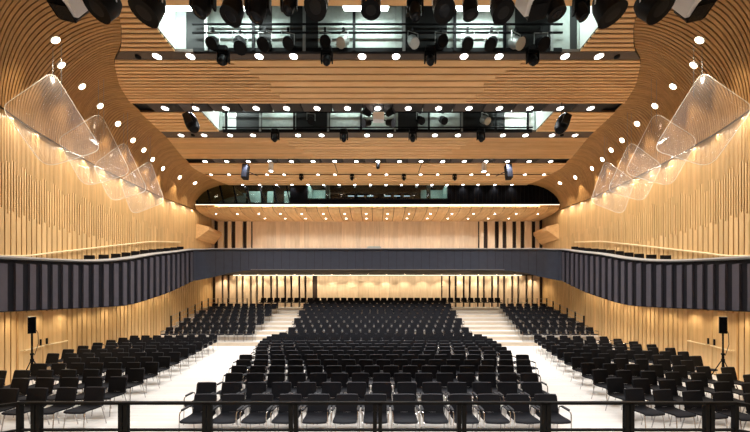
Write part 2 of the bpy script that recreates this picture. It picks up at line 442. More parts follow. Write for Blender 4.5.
# ------------------------------------------------------------------ rear walls
def rear_boards(mb, x0, x1, y, z0, z1, p, m, g=.02, proud=0.0):
    n = max(1, round((x1 - x0) / p)); w = (x1 - x0) / n
    for i in range(n):
        mb.box((x0 + (i + .5) * w, y + .05 - proud, (z0 + z1) / 2), (w - g, .1, z1 - z0), m)
mb = MB()
zl0, zl1 = TR * 9 - .05, 4.86
rear_boards(mb, -5.4, 5.7, DW, zl0, zl1, .9, M['back'], .012)
for s in (-1, 1):
    x = 5.8
    while x < 14.6:
        w = .52 if int(x * 7) % 3 else .34
        mb.box((s * (x + w / 2), DW - .12, (zl0 + zl1) / 2), (w, .16, zl1 - zl0), M['back']); x += w + .2
rear_boards(mb, -11.2, 9.0, DW, 5.6, 9.95, .42, M['back'], .008)
for s, st in ((-1, 11.3), (1, 9.1)):
    x = st; k = 0
    while x < 14.6:
        w = (.34, .62, .30, .5)[k % 4]; k += 1
        mb.box((s * (x + w / 2), DW - .12, 7.78), (w, .16, 4.35), M['back']); x += w + .38
mb.box((0, DW + .25, 5.9), (31, .3, 12.5), M['slot'])
struct(mb.build('wall_back'), 'rear oak wall with dark upright gaps at its ends', 'wall')
mb = MB(); mb.box((0, -5.6, 6), (16, .2, 13), M['back'])
struct(mb.build('wall_front'), 'oak wall at the rear of the stage', 'wall')

# ------------------------------------------------------------------ galleries: parapet, deck, soffit
path = []            # (x, y, zt, zb) from the stage end of the left side to the middle of the rear front
d = 4.0
while d < 21.55: path.append((-PX(d), d, ZT(d), ZB(d))); d += .25
R = .85; xc, yc = -(PX(21.5) - R), 21.55
for k in range(1, 8):
    a = math.pi - k * math.pi / 2 / 7
    path.append((xc + R * math.cos(a), yc + R * math.sin(a), 6.32 + .17 * k / 7, 4.02 + .36 * k / 7))
for k in range(1, 9):
    x = xc + (2.9) * k / 8; u = k / 8
    path.append((x, DB, 6.49, 4.38 + .48 * math.sin(u * math.pi / 2)))
path.append((-4.5, DB, 6.5, 4.92)); path.append((0, DB, 6.5, 4.92))
full = path + [(-x, y, a, b) for (x, y, a, b) in path[::-1][1:]]
def nrm(i, pts):
    a = pts[max(i - 1, 0)]; b = pts[min(i + 1, len(pts) - 1)]
    t = Vector((b[0] - a[0], b[1] - a[1])).normalized()
    return Vector((t.y, -t.x))          # towards the hall
mb = MB(); vs = []; fs = []
N = len(full)
for i, (x, y, zt, zb) in enumerate(full):
    n = nrm(i, full)
    for off, z in ((0, zb), (0, zt - .1), (-.16, zt - .1), (-.16, zb)): vs.append((x + n.x * off, y + n.y * off, z))
for i in range(N - 1):
    for k in range(4): fs.append((i * 4 + k, i * 4 + (k + 1) % 4, i * 4 + 4 + (k + 1) % 4, i * 4 + 4 + k))
ncorner = len([p for p in path if p[1] < 21.5])
mb.add(vs, fs, M['slate'])
sides = [k for k, f in enumerate(mb.f) if not (ncorner * 4 <= min(f) and max(f) <= (N - ncorner) * 4)]
kk = mb.mi(M['finback'])
for k in sides: mb.m[k] = kk
# bottom dark edge and fins on the flanks
for s in (-1, 1):
    d = 4.6
    while d < 21.5:
        t = (PX(d + .05) - PX(d - .05)) / .1; l = math.hypot(1, t); tx, ty = t / l, 1 / l
        nx, ny = -ty, tx            # towards the hall for the right flank (x grows with t)
        w = .24; dep = .07
        def q(a, o, z): return (s * (PX(d) + tx * a + nx * o), d + ty * a + ny * o, z)
        zb, zt = ZB(d) + .03, ZT(d) - .22
        mb.hexa([q(-w / 2, 0, zb), q(w / 2, 0, zb), q(w / 2 - .0, dep, zb), q(-w / 2, dep * .75, zb), q(-w / 2, 0, zt), q(w / 2, 0, zt), q(w / 2, dep, zt), q(-w / 2, dep * .75, zt)], M['fin'])
        d += .575 / l
# fine upright joints of the rear front
x = -11.8
while x < 11.9:
    z0 = 4.95 if abs(x) < 9.4 else 4.95 - .5 * (abs(x) - 9.4) / 2.6
    mb.box((x, DB - .004, (z0 + 6.3) / 2), (.012, .01, 6.3 - z0), M['finback']); x += .6
mb.box((0, DB - .01, 4.93), (18.5, .05, .035), M['cap'])
struct(mb.build('wall_parapet'), 'dark slate gallery front with charcoal upright fins along both sides', 'parapet')
# handrail cap
mb = MB(); vs = []; fs = []
for i, (x, y, zt, zb) in enumerate(full):
    n = nrm(i, full)
    for off, z in ((.08, zt - .10), (.10, zt - .05), (.0, zt), (-.24, zt), (-.24, zt - .10)): vs.append((x + n.x * off, y + n.y * off, z))
for i in range(N - 1):
    for k in range(5): fs.append((i * 5 + k, i * 5 + (k + 1) % 5, i * 5 + 5 + (k + 1) % 5, i * 5 + 5 + k))
mb.add(vs, fs, M['cap'])
struct(mb.build('trim_1'), 'pale grey rounded handrail capping the gallery front', 'trim')
# side decks and soffits
for s in (-1, 1):
    mb = MB()
    dd = [4.0 + .5 * k for k in range(37)]
    for a, b in zip(dd, dd[1:]):
        for zf, th, m in ((lambda q: ZT(q) - .86, .12, M['floor']), (lambda q: ZB(q), .1, M['back'])):
            mb.hexa([(s * (PX(a) + .17), a, zf(a)), (s * (W(a) + .02), a, zf(a)), (s * (W(b) + .02), b, zf(b)), (s * (PX(b) + .17), b, zf(b)),
                     (s * (PX(a) + .17), a, zf(a) + th), (s * (W(a) + .02), a, zf(a) + th), (s * (W(b) + .02), b, zf(b) + th), (s * (PX(b) + .17), b, zf(b) + th)], m)
    struct(mb.build('floor_gallery'), 'narrow gallery floor along the %s wall' % ('left' if s < 0 else 'right'), 'gallery')
mb = MB()
mb.box((0, (DB + DW) / 2 + .1, 4.98), (26.4, DW - DB - .1, .1), M['boxdark'])
mb.box((0, (DB + DW) / 2 + .1, 5.5), (28.6, DW - DB - .1, .12), M['floor'])
struct(mb.build('floor_balcony'), 'rear balcony slab with a dark underside', 'balcony')
mb = MB(); mb.box((0, DW - .26, 4.88), (25.6, .04, .045), M['led'])
struct(mb.build('trim_2'), 'warm LED line along the top of the lower rear wall', 'light strip')
# wooden bulkheads in the upper rear corners
for s in (-1, 1):
    mb = MB()
    x0, x1 = s * 14.55, s * 13.85
    mb.hexa([(x0, 24.6, 7.6), (x0, 27.3, 7.6), (x1, 27.3, 8.45), (x1, 25.2, 8.45), (x0, 24.6, 8.85), (x0, 27.3, 8.85), (x1, 27.3, 8.7), (x1, 25.2, 8.7)], M['soffit'])
    struct(mb.build('wall_bulkhead'), 'wedge-shaped oak bulkhead in the upper rear corner, %s side' % ('left' if s < 0 else 'right'), 'bulkhead')

# ------------------------------------------------------------------ control booth
BF = 24.12
mb = MB()
prof = [(BF, 10.16), (BF + .02, 10.02), (BF + .16, 9.88), (BF + .5, 9.76), (BF + 1.1, 9.69), (BF + 2.1, 9.67), (DW, 9.72)]
bw = .87; x = -14.35
while x < 14.3:
    x2 = min(x + bw, 14.35); g = .022
    grid = [[(x + g, y, z), (x2 - g, y, z)] for y, z in prof]
    mb.sheet(grid, .04, M['soffit']); x = x2
grid = [[(-14.4, y + .03, z + .03), (14.4, y + .03, z + .03)] for y, z in prof]
mb.sheet(grid, .05, M['gapwood'])
struct(mb.build('ceiling_soffit'), 'rounded oak underside of the control booth', 'soffit')
mb = MB(); mb.box((0, BF + .02, 10.19), (28.6, .07, .04), M['led'])
struct(mb.build('trim_3'), 'bright warm LED line under the control booth front', 'light strip')
XB = lambda x: (x - CX) * BF / F
mb = MB()
mb.box((0, BF + 1.7, 10.27), (28.6, 3.3, .06), M['boxdark'])
mb.box((0, DW - .02, 11.2), (28.6, .06, 2.0), M['boxdark'])
mb.box((0, BF + 1.7, 12.35), (28.6, 3.3, .06), M['void'])
mb.box(((XB(290) + XB(307)) / 2, BF + .03, 11.2), (XB(307) - XB(290), .1, 1.9), M['mesh'])
mb.box(((XB(448) + 14.3) / 2, BF + .03, 11.2), (14.3 - XB(448), .1, 1.9), M['mesh'])
x = XB(448) + .3
while x < 14.2: mb.box((x, BF - .025, 11.2), (.03, .02, 1.9), M['black']); x += .3
mb.box(((XB(306) + XB(448)) / 2, BF + .06, 10.42), (XB(448) - XB(306), .12, .42), M['mesh'])
mb.box((XB(299), BF + 1.6, 11.2), (.1, 3.0, 1.9), M['void'])
mb.box((XB(449), BF + 1.6, 11.2), (.1, 3.0, 1.9), M['teal'])
mb.box((XB(306), BF + 1.5, 11.2), (.08, 2.8, 1.9), M['teal'])
mb.box((XB(316) - .1, BF + 2.3, 11.2), (1.7, .08, 1.9), M['teal'])
mb.box((XB(437), BF + 2.3, 11.2), (1.9, .08, 1.9), M['teal'])
mb.box((XB(325), BF + 1.2, 11.2), (.3, .3, 1.9), M['void'])
mb.box((XB(431), BF + 1.2, 11.2), (.3, .3, 1.9), M['void'])
for x, w in ((203, .8), (213, .9), (226, .9)): mb.box((XB(x), BF + 2.6, 11.1), (w, .06, 1.7), M['plaster'])  # added pale panels imitating reflections in the left panes
for x, w in ((245, 1.0), (262, .5), (283, .9)): mb.box((XB(x), BF + 1.9, 11.1), (w, .06, 1.6), M['teal'])
struct(mb.build('wall_control_booth'), 'dark control booth above the rear balcony', 'booth')
def window(n, x0, x1, z0, z1, mull, label, slant=0.0):
    mb = MB(); mb.box(((x0 + x1) / 2, BF + .04, (z0 + z1) / 2), (x1 - x0, .02, z1 - z0), M['boothglass'])
    o = mb.build('window_%d' % n); struct(o, label, 'window')
    f = MB()
    for k in range(mull + 1):
        x = x0 + (x1 - x0) * k / mull
        f.hexa([(x - .05, BF - .01, z0), (x + .05, BF - .01, z0), (x + .05, BF + .09, z0), (x - .05, BF + .09, z0),
                (x - .05 - slant, BF - .01, z1), (x + .05 - slant, BF - .01, z1), (x + .05 - slant, BF + .09, z1), (x - .05 - slant, BF + .09, z1)], M['black'])
    f.box(((x0 + x1) / 2, BF + .04, z1), (x1 - x0, .1, .07), M['black'])
    f.box(((x0 + x1) / 2, BF + .04, z0), (x1 - x0, .1, .09), M['black'])
    f.build('window_frame', o)
window(1, -14.2, XB(290), 10.3, 12.0, 7, 'row of dark panes with slanting mullions in the control booth', .35)
window(2, XB(307), XB(448), 10.64, 12.0, 1, 'long control booth window with desks behind it')

# ------------------------------------------------------------------ lights (lamps of the hall)
LM = 2.35
def spot(loc, energy, color, size=2.0, blend=.6, target=None, radius=.1):
    l = bpy.data.lights.new('downlight_beam', 'SPOT'); l.energy = energy * LM; l.color = color
    l.spot_size = size; l.spot_blend = blend; l.shadow_soft_size = radius
    o = bpy.data.objects.new('downlight_beam', l); COL.objects.link(o); o.location = loc
    if target is not None:
        o.rotation_euler = (Vector(target) - Vector(loc)).to_track_quat('-Z', 'Y').to_euler()
    return o
def area(loc, target, sx, sy, energy, color, name='strip_light', spread=math.pi):
    l = bpy.data.lights.new(name, 'AREA'); l.shape = 'RECTANGLE'; l.size = sx; l.size_y = sy; l.energy = energy; l.color = color; l.spread = spread
    o = bpy.data.objects.new(name, l); COL.objects.link(o); o.location = loc
    o.rotation_euler = (Vector(target) - Vector(loc)).to_track_quat('-Z', 'Y').to_euler()
    return o
WARM = (1.0, .84, .62); NEUT = (.98, .98, 1.0); COOL = (.86, 1.0, .95)

DL = {}
def downlight(loc, nrm, r, label, group, m='down', E=0, col=NEUT, size=2.0, blend=.6):
    key = (r, m)
    if key not in DL:
        mb = MB(); mb.lathe([(r * 1.0, .03), (r * 1.22, .03), (r * 1.22, -.004), (r * 1.02, -.012), (r * 1.0, .0)], M['rim'], n=18, caps=False)
        o = DL[key] = mb.build('downlight')
        mb = MB(); mb.lathe([(r, -.002), (r, .02)], M[m], n=18); mb.build('lamp', o)
    else:
        o = DL[key].copy(); COL.objects.link(o)
        for ch in DL[key].children: q = ch.copy(); COL.objects.link(q); q.parent = o
    n = Vector(nrm).normalized()
    o.location = Vector(loc); o.rotation_euler = (-n).to_track_quat('Z', 'Y').to_euler() if abs(n.z) < .999 else (0, 0, 0)
    tag(o, label, 'ceiling light', group)
    if E: spot(Vector(loc) + n * .05, E, col, size, blend, Vector(loc) + n * 1.0 + Vector((0, 0, -.0)))
    return o
rows = [
    (57.5, [157, 190.5, 259, 293.5, 362, 396, 464, 499, 565, 599], 11.28, ZC, .135, 'in the bronze strip behind the first lighting trench', 240),
    (107.5, [165 + 30.4 * k for k in range(15)], 14.36, ZC - .0, .135, 'in the dark boxed strip before the second trench', 170),
    (135.5, [181, 204, 230, 253, 298, 321.5, 367, 390, 435, 458, 503, 525.5, 552, 575], 16.72, ZC, .13, 'in the bronze strip behind the second lighting trench', 170),
    (161, [183.5 + 21.6 * k for k in range(19)], 19.9, ZC - .0, .125, 'in the dark boxed strip above the hanging speakers', 110),
    (174.5, [211, 229, 267, 284, 318, 335, 369.5, 386.4, 420.6, 437.6, 471.3, 488, 525, 544], 22.0, ZC, .10, 'along the thin black slot in the rear ceiling', 90),
    (185, [207, 226, 242.5, 259.5, 276.5, 292, 308, 323.5, 339, 354.8, 370.5, 386, 401.5, 417, 432, 447, 463, 478, 495, 512, 530, 548], 23.95, ZC, .095, 'along the ceiling edge over the control booth', 22),
]
for (y, xs, dd, z, r, where, E) in rows:
    k = 0
    for x in xs:
        X = (x - CX) * dd / F
        zz = z
        if abs(X) > XE(dd): continue
        k += 1
        mir = 'left' 
        downlight((X, dd, zz - .005), (0, 0, -1), r, 'round downlight %s, %s from left' % (where, ORD[k]), 'downlights ' + where, E=E * 1.0)
# booth soffit downlights
for (dd, zz, xs, nm) in ((25.0, 9.69, [216 + 21.45 * k for k in range(16)], 'front'), (26.25, 9.66, [265 + 20.3 * k for k in range(13)], 'rear')):
    for k, x in enumerate(xs):
        zz = interp([(y, z) for y, z in prof], dd)
        downlight(((x - CX) * dd / F, dd, zz - .006), (0, 0, -1), .075, 'small warm downlight in the %s row under the control booth, %s from left' % (nm, ORD[k + 1]),
                  'downlights under the control booth', E=55 if nm == 'rear' else 25, size=1.9)
# under the rear balcony
for k in range(18):
    X = -13.6 + k * 1.6
    downlight((X, DW - .75, 4.925), (0, 0, -1), .08, 'small warm downlight under the rear balcony, %s from the left end' % ORD[k + 1], 'downlights under the rear balcony', 'downwarm', E=60, col=WARM, size=2.1)
# side galleries' undersides
for s in (-1, 1):
    for k, dd in enumerate([7.0 + 1.35 * j for j in range(11)]):
        X = s * (W(dd) - .55)
        downlight((X, dd, ZB(dd) - .003), (0, 0, -1), .06, 'small warm downlight under the %s gallery, %s from the stage' % ('left' if s < 0 else 'right', ORD[k + 1]),
                  'downlights under the side galleries', 'downwarm', E=17, col=WARM, size=2.6)
# cove downlights
def on_cove(x, y, s):
    best = None
    for i in range(160):
        d = 7.5 + i * .11
        for j in range(5, 60):
            p = cove(d, j / 60, s); e = (CX + p.x * F / d - x) ** 2 + (HY - (p.z - EYE) * F / d - y) ** 2
            if best is None or e < best[0]: best = (e, d, j / 60, p)
    _, d, t, p = best
    t1 = cove(d, t + .01, s) - cove(d, t - .01, s); t2 = cove(d + .02, t, s) - cove(d - .02, t, s)
    n = t1.cross(t2).normalized()
    if n.z > 0: n = -n
    return p, n
cp = [(55, 40), (61, 64), (81, 86), (99, 105), (118, 124), (133, 140), (143, 150), (152, 159), (163, 169), (180, 177.5), (195, 183)]
for s in (-1, 1):
    for k, (x, y) in enumerate(cp):
        xx = x if s < 0 else 2 * CX - x
        p, n = on_cove(xx, y, s)
        downlight(p + n * .012, n, .13, 'bright oval downlight in the %s brown cove, %s from the stage' % ('left' if s < 0 else 'right', ORD[k + 1]), 'downlights in the side coves', 'downwarm')
        dd = p.y
        spot(p + n * .10 + Vector((0, 0, -.1)), 110 if k < 6 else 75, (1.0, .88, .70), 1.35, .4, p + n * .10 + Vector((s * .10, 0, -1.1)), .06)
# concealed light line between the cove lip and the wall top
for s in (-1, 1):
    for k in range(15):
        d = 5.2 + 1.3 * k
        a, b = Vector((s * (W(d) - .15), d, ZW(d) - .07)), Vector((s * (W(d + 1.3) - .15), d + 1.3, ZW(d + 1.3) - .07))
        o = area((a + b) / 2, (a + b) / 2 + Vector((s * .12, 0, -1)), .05, (b - a).length, 17, (1.0, .90, .72))
# unseen lights added over the stage; its floor bounces their light to the ceiling
for r_, dd in enumerate((0.6, 2.0)):
    for k in range(8):
        X = -4.9 + 1.4 * k
        downlight((X, dd, ZC - .005), (0, 0, -1), .15, 'added unseen downlight over the stage, %s row, %s from left' % (ORD[r_ + 1], ORD[k + 1]), 'added downlights over the stage', E=260, size=1.3)
# ------------------------------------------------------------------ work lights in the trenches
tubes1 = [(176, 12), (245, 13), (366, 12), (479, 12)]
for k, (x, y) in enumerate(tubes1):
    p = P(x, y, 10.55); mb = MB()
    mb.tube([(-.75, 0, 0), (.75, 0, 0)], .05, M['tube'], 8); mb.box((0, 0, .08), (1.6, .12, .06), M['whitemetal'])
    mb.tube([(-.5, 0, .1), (-.5, 0, 1.32)], .012, M['black'], 6); mb.tube([(.5, 0, .1), (.5, 0, 1.32)], .012, M['black'], 6)
    p.z = 12.75
    o = mb.build('work_light'); o.location = p
    tag(o, 'bright fluorescent work light in the first lighting trench, %s from the left' % ORD[k + 1], 'work light', 'work lights in the first trench')
    area(p + Vector((0, -.1, -.03)), p + Vector((0, 1.0, -.25)), 1.5, .15, 58, COOL)
    area(p + Vector((0, -.25, 0)), p + Vector((0, -.8, .6)), 1.5, .15, 10, COOL)
for k, x in enumerate((235, 280, 345, 375, 440, 517)):
    p = P(x, 113, 15.9); p.z = 13.1; mb = MB()
    mb.tube([(-.6, 0, 0), (.6, 0, 0)], .045, M['tube'], 8); mb.box((0, 0, .08), (1.3, .1, .06), M['whitemetal'])
    mb.tube([(-.4, 0, .1), (-.4, 0, .98)], .012, M['black'], 6); mb.tube([(.4, 0, .1), (.4, 0, .98)], .012, M['black'], 6)
    o = mb.build('work_light'); o.location = p
    tag(o, 'fluorescent work light in the second lighting trench, %s from the left' % ORD[k + 1], 'work light', 'work lights in the second trench')
    area(p + Vector((0, 0, -.06)), p + Vector((0, .8, -.6)), 1.2, .15, 13 if x not in (235, 517) else 55, COOL)
for s in (-1, 1):
    for (T, zz, E) in ((T1, 13.2, 80), (T2, 13.2, 40)):
        X = s * (T[2] - 1.0)
        area((X, (T[0] + T[1]) / 2, zz), (s * T[2], (T[0] + T[1]) / 2, zz - .7), .3, 1.2, E * .5, COOL)
# LED strips
for s in (-1, 0, 1):
    area((s * 8.5, BF - .05, 10.14), (s * 8.5, BF + .6, 9.2), 8.5, .05, 60, WARM)
    area((s * 8.5, DW - .4, 4.84), (s * 8.5, DW - .1, 3.5), 8.5, .05, 40, WARM)
# booth interior work lights
area((XB(316), BF + 1.2, 12.2), (XB(316), BF + 1.4, 10), 1.2, 1.0, 40, COOL)
area((XB(437), BF + 1.2, 12.2), (XB(437), BF + 1.4, 10), 1.2, 1.0, 30, COOL)
area((XB(264), BF + 1.0, 12.2), (XB(264), BF + 1.9, 10.6), 3.4, .4, 70, COOL)
area((XB(214), BF + 1.0, 12.2), (XB(214), BF + 2.4, 10.8), 2.4, .4, 14, COOL)
area((XB(378), BF + 1.6, 12.2), (XB(378), BF + 1.7, 10), 4.0, .6, 6, COOL)

# ------------------------------------------------------------------ control desk, etc. in the booth
t = thing('control_desk', (XB(378), BF + 1.1, 10.3), 'long control desk with small lit screens behind the booth window', 'desk')
mb = MB(); mb.box((0, 0, .66), (5.9, .8, .06), M['black']); mb.build('desk_top', t)
for x in (-2.85, 0, 2.85):
    mb = MB(); mb.box((x, 0, .31), (.08, .7, .64), M['black']); mb.build('leg', t)
for k, x in enumerate((350, 360, 370, 388, 398, 408)):
    p = Vector((XB(x), BF + .95, 10.99)); s = thing('monitor', p, 'small lit screen on the booth control desk, %s from the left' % ORD[k + 1], 'monitor', 'screens in the control booth')
    mb = MB(); mb.box((0, 0, .02), (.22, .16, .02), M['black']); mb.box((0, .03, .14), (.05, .03, .24), M['black']); mb.build('stand', s)
    mb = MB(); mb.box((0, 0, .30), (.62, .05, .30), M['black']); mb.build('case', s)
    mb = MB(); mb.box((0, -.028, .19), (.5, .006, .05), M['screen']); mb.build('display', s)
t = thing('mixing_console', P(374, 248, 22.9).xy.to_3d() + Vector((0, 0, 5.56)), 'grey console standing just behind the middle of the balcony front', 'console')
mb = MB(); mb.box((0, 0, .93), (1.05, .5, .24), M['greymetal']); mb.build('body', t)
for sx in (-.4, .4):
    mb = MB(); mb.box((sx, 0, .405), (.06, .4, .81), M['black']); mb.build('leg', t)
mb = MB(); mb.box((0, -.1, 1.08), (.95, .22, .06), M['plaster']); mb.build('lid', t)

# ------------------------------------------------------------------ stage railing
RD, RZ, RB = 4.0, 1.425, 1.075
px = lambda x: (x - CX) * RD / F
edges = [37, 124, 207.5, 293.5, 377.5, 461.5, 545.5, 628.5, 708.5]
x0, x1 = px(20), px(735)
rail = [(px(20) - .55, RD - .42, 0), (x0, RD, 0)] + [(px(e) + o, RD, 0) for e in edges for o in ()] + [(x1, RD, 0), (px(735) + .55, RD - .42, 0)]
t = thing('stage_railing', (0, RD, .55), 'black steel stage railing of open panels in front of all the chairs', 'railing')
def rp(v): return Vector(v) - Vector((0, RD, .55))
mb = MB()
for z, r in ((RZ, .018),):
    for a, b in zip(rail, rail[1:]):
        p, q = Vector((a[0], a[1], z)), Vector((b[0], b[1], z))
        mid = (p + q) / 2; l = (q - p).length; ang = math.atan2(q.y - p.y, q.x - p.x)
        mb.box(rp(mid), (l + .02, .05, .034), M['rail'], Matrix.Rotation(ang, 3, 'Z'))
mb.build('top_rail', t)
mb = MB()
for z in (RB, .62):
    for a, b in zip(rail, rail[1:]):
        p, q = Vector((a[0], a[1], z)), Vector((b[0], b[1], z))
        mid = (p + q) / 2; l = (q - p).length; ang = math.atan2(q.y - p.y, q.x - p.x)
        mb.box(rp(mid), (l + .02, .035, .028), M['rail'], Matrix.Rotation(ang, 3, 'Z'))
mb.build('lower_rail', t)
posts = [px(e) + o for e in edges for o in (-.034, .034)] + [x0, x1]
for x in posts:
    mb = MB(); mb.box(rp((x, RD, (.55 + RZ) / 2)), (.05, .05, RZ - .55), M['rail']); mb.box(rp((x, RD, .556)), (.066, .09, .012), M['rail']); mb.build('post', t)
for s in (-1, 1):
    x = (px(20) - .55) if s < 0 else (px(735) + .55)
    mb = MB(); mb.box(rp((x, RD - .42, (.55 + RZ) / 2)), (.042, .042, RZ - .55), M['rail']); mb.build('post', t)

# ------------------------------------------------------------------ chairs
def arc_x(w, n): return [w * (k / (n - 1) - .5) for k in range(n)]
def seat_mb(n=7):
    mb = MB(); prof = [(-.235, .405), (-.225, .432), (-.19, .450), (-.10, .449), (.0, .443), (.10, .443), (.17, .452), (.205, .475)]
    g = [[(x * (1 - .10 * (1 if i == 0 else 0)), y, z - .012 * (1 - (x / .23) ** 2)) for x in arc_x(.46, n)] for i, (y, z) in enumerate(prof)]
    mb.sheet(g, -.03, M['fabric']); return mb
def back_mb(n=7):
    mb = MB(); prof = [(.195, .470), (.208, .52), (.222, .60), (.240, .70), (.257, .78), (.261, .805)]
    g = [[(x * (1 - (.06 if i == len(prof) - 1 else 0)), y - .022 * (x / .22) ** 2, z) for x in arc_x(.45, n)] for i, (y, z) in enumerate(prof)]
    mb.sheet(g, -.028, M['fabric'])
    mb.tube([Vector(p) + Vector((0, .014, .002)) for p in g[-1]], .013, M['edge_highlight'], 6 if n > 3 else 4); return mb  # tube drawn as the highlight along the top edge
def short_leg(s, f):
    mb = MB()
    if f: mb.tube([(s * .225, -.235, 0), (s * .205, -.190, .40), (s * .195, -.165, .418), (s * .15, -.15, .421)], .010, M['chrome'], 8)
    else: mb.tube([(s * .225, .275, 0), (s * .205, .185, .40), (s * .195, .165, .412), (s * .15, .15, .416)], .010, M['chrome'], 8)
    return mb
def short_frame():
    mb = MB()
    for q in (-1, 1):
        for f in (0, 1):
            p = short_leg(q, f); mb.tube([Vector(v) for v in (((q * .225, -.235, 0), (q * .2, -.18, .42)) if f else ((q * .225, .275, 0), (q * .2, .17, .42)))], .010, M['chrome'], 5)
    mb.tube([(-.2, -.18, .415), (.2, -.18, .415)], .009, M['chrome'], 4)
    for q in (-1, 1): mb.tube([(q * .2, -.19, .415), (q * .2, .18, .415)], .009, M['chrome'], 4)
    return mb
def front_leg(s):
    mb = MB(); mb.tube([(s * .252, -.215, 0), (s * .252, -.200, .33), (s * .252, -.192, .555), (s * .252, -.175, .59), (s * .252, -.14, .60)], .011, M['chrome'], 8); return mb
def rear_leg(s):
    mb = MB(); mb.tube([(s * .252, .285, 0), (s * .250, .235, .33), (s * .250, .20, .555), (s * .250, .18, .59), (s * .250, .14, .60)], .011, M['chrome'], 8); return mb
def arm_mb(s):
    mb = MB(); mb.tube([(s * .252, -.14, .60), (s * .250, .14, .60)], .010, M['chrome'], 8)
    return mb
def pad_mb(s):
    mb = MB(); mb.bevbox((s * .251, -.01, .619), (.05, .25, .024), .015, M['pad']); return mb
def cross_mb():
    mb = MB()
    mb.tube([(-.252, -.197, .40), (.252, -.197, .40)], .010, M['chrome'], 6)
    mb.tube([(-.25, .215, .42), (.25, .215, .42)], .010, M['chrome'], 6)
    for s in (-1, 1): mb.tube([(s * .2, -.2, .41), (s * .2, .2, .43)], .009, M['chrome'], 6)
    return mb
def frame_mb():
    mb = MB()
    for s in (-1, 1):
        mb.tube([(s * .252, -.215, 0), (s * .252, -.195, .575), (s * .252, -.15, .60), (s * .25, .15, .60), (s * .25, .2, .575), (s * .252, .285, 0)], .011, M['chrome'], 5)
        mb.box((s * .251, -.01, .617), (.05, .25, .024), M['pad'])
    mb.tube([(-.252, -.197, .40), (.252, -.197, .40)], .010, M['chrome'], 4)
    return mb

chairs = []          # (distance, block, row number, seat number, x, y, z, rotation)
blockname = {'c': 'centre block', 'l': 'left block', 'r': 'right block', 'ct': 'centre tiers', 'lt': 'left tiers', 'rt': 'right tiers', 'top': 'topmost row'}
def add_row(block, row, x0, x1, y, z, rot=0.0, tilt=0.0, pitch=.553, backwards=False, inner=None):
    n = int(abs(x1 - x0) / pitch + .12) + 1
    for i in range(n):
        x = x0 + (x1 - x0) * i / max(1, n - 1)
        yy = y - tilt * abs(x - x0)
        if z == 0 and (abs(x) - 10.85) ** 2 + (yy - 9.64) ** 2 < .68 ** 2: continue
        chairs.append([yy, block, row, i + 1, x, yy, z, rot])
L = [-3.50, -3.97, -3.73, -4.0, -4.26, -4.56, -4.33, -4.67, -4.94, -5.2, -5.4, -5.5, -5.55, -5.4]
Rr = [3.52, 3.7, 4.08, 4.39, 4.8, 5.2, 4.98, 5.2, 5.35, 5.5, 5.65, 5.7, 5.75, 5.5]
for k in range(14):
    add_row('c', k + 1, L[k] - .0081 * (6.35 + .9 * k), Rr[k] - .0081 * (6.35 + .9 * k), 6.35 + .9 * k - .26, 0)
for k in range(12):
    d = 6.86 + .9 * k - .26; xin = -(6.0 + .27 * (d - 6.6)); xo = -(W(d) - .52)
    if k == 0: xo = max(xo, -8.7)
    add_row('l', k + 1, xin - .3, xo, d, 0, -.06, .06)
for k in range(12):
    d = 6.75 + .9 * k - .26; xin = 5.65 + .31 * (d - 6.5); xo = min(W(d - .9) - .75, 11.9 + .0 * k)
    if k in (5, 6, 7): xo = min(xo, 11.0 + .3 * (k - 4))
    add_row('r', k + 1, xin, xo, d + .0, 0, .13, .16)
for k in range(8):
    y = TF[k] + .39; z = TR * (k + 1)
    add_row('ct', k + 1, -5.24 - .06 * k + .28 * (k % 2), 5.38 + .03 * k - .28 * (k % 2), y, z)
    if k < 7:
        add_row('lt', k + 1, -7.75 - .05 * k - .25 * (k % 2), -12.75 + .25 * (k % 2), y, z)
        add_row('rt', k + 1, 8.95 + .15 * k, 13.0, y, z)
add_row('top', 1, -9.6, 10.1, TF[8] + .39, TR * 9)
chairs.sort(key=lambda c: c[0])

PRO = {}
def place(copyof, c, nm):
    r = copyof.copy(); COL.objects.link(r)
    for ch in copyof.children:
        q = ch.copy(); COL.objects.link(q); q.parent = r
        for g in ch.children:
            h = g.copy(); COL.objects.link(h); h.parent = q
    return r
def make_full(arms=True):
    r = bpy.data.objects.new('stacking_chair', None); COL.objects.link(r); r.empty_display_size = .1
    seat_mb().build('seat', r, True); back_mb().build('backrest', r, True)
    for s in (-1, 1):
        if not arms:
            short_leg(s, 1).build('leg', r, True); short_leg(s, 0).build('leg', r, True); continue
        front_leg(s).build('leg', r, True); rear_leg(s).build('leg', r, True); a = arm_mb(s).build('armrest', r, True); pad_mb(s).build('arm_pad', a)
    if arms: cross_mb().build('crossbar', r, True)
    else:
        mb = MB()
        for q in (-1, 1): mb.tube([(q * .19, -.165, .412), (q * .19, .16, .412)], .010, M['chrome'], 6)
        mb.tube([(-.19, 0, .412), (.19, 0, .412)], .010, M['chrome'], 6); mb.build('crossbar', r, True)
    return r
def make_mid(arms=True):
    r = bpy.data.objects.new('stacking_chair', None); COL.objects.link(r); r.empty_display_size = .1
    seat_mb(4).build('seat', r, True); back_mb(4).build('backrest', r, True); (frame_mb() if arms else short_frame()).build('frame', r, True)
    return r
def chair_label(c):
    _, b, row, seat, *_ = c
    if b == 'c': return 'black chrome-armed chair, centre block, %s row from stage, %s seat from left aisle' % (ORD[row], ORD[seat])
    if b in 'lr': return 'black chair with chrome legs, %s block, %s row from stage, %s seat from aisle' % ('left' if b == 'l' else 'right', ORD[row], ORD[seat])
    if b == 'ct': return 'black chrome-armed chair, centre tiers, %s step up, %s seat from left stair' % (ORD[row], ORD[seat])
    return 'black chrome-armed chair, %s, %s step up, %s seat from the stair' % (blockname[b], ORD[row], ORD[seat])
FULL, INDIV = 100, 300
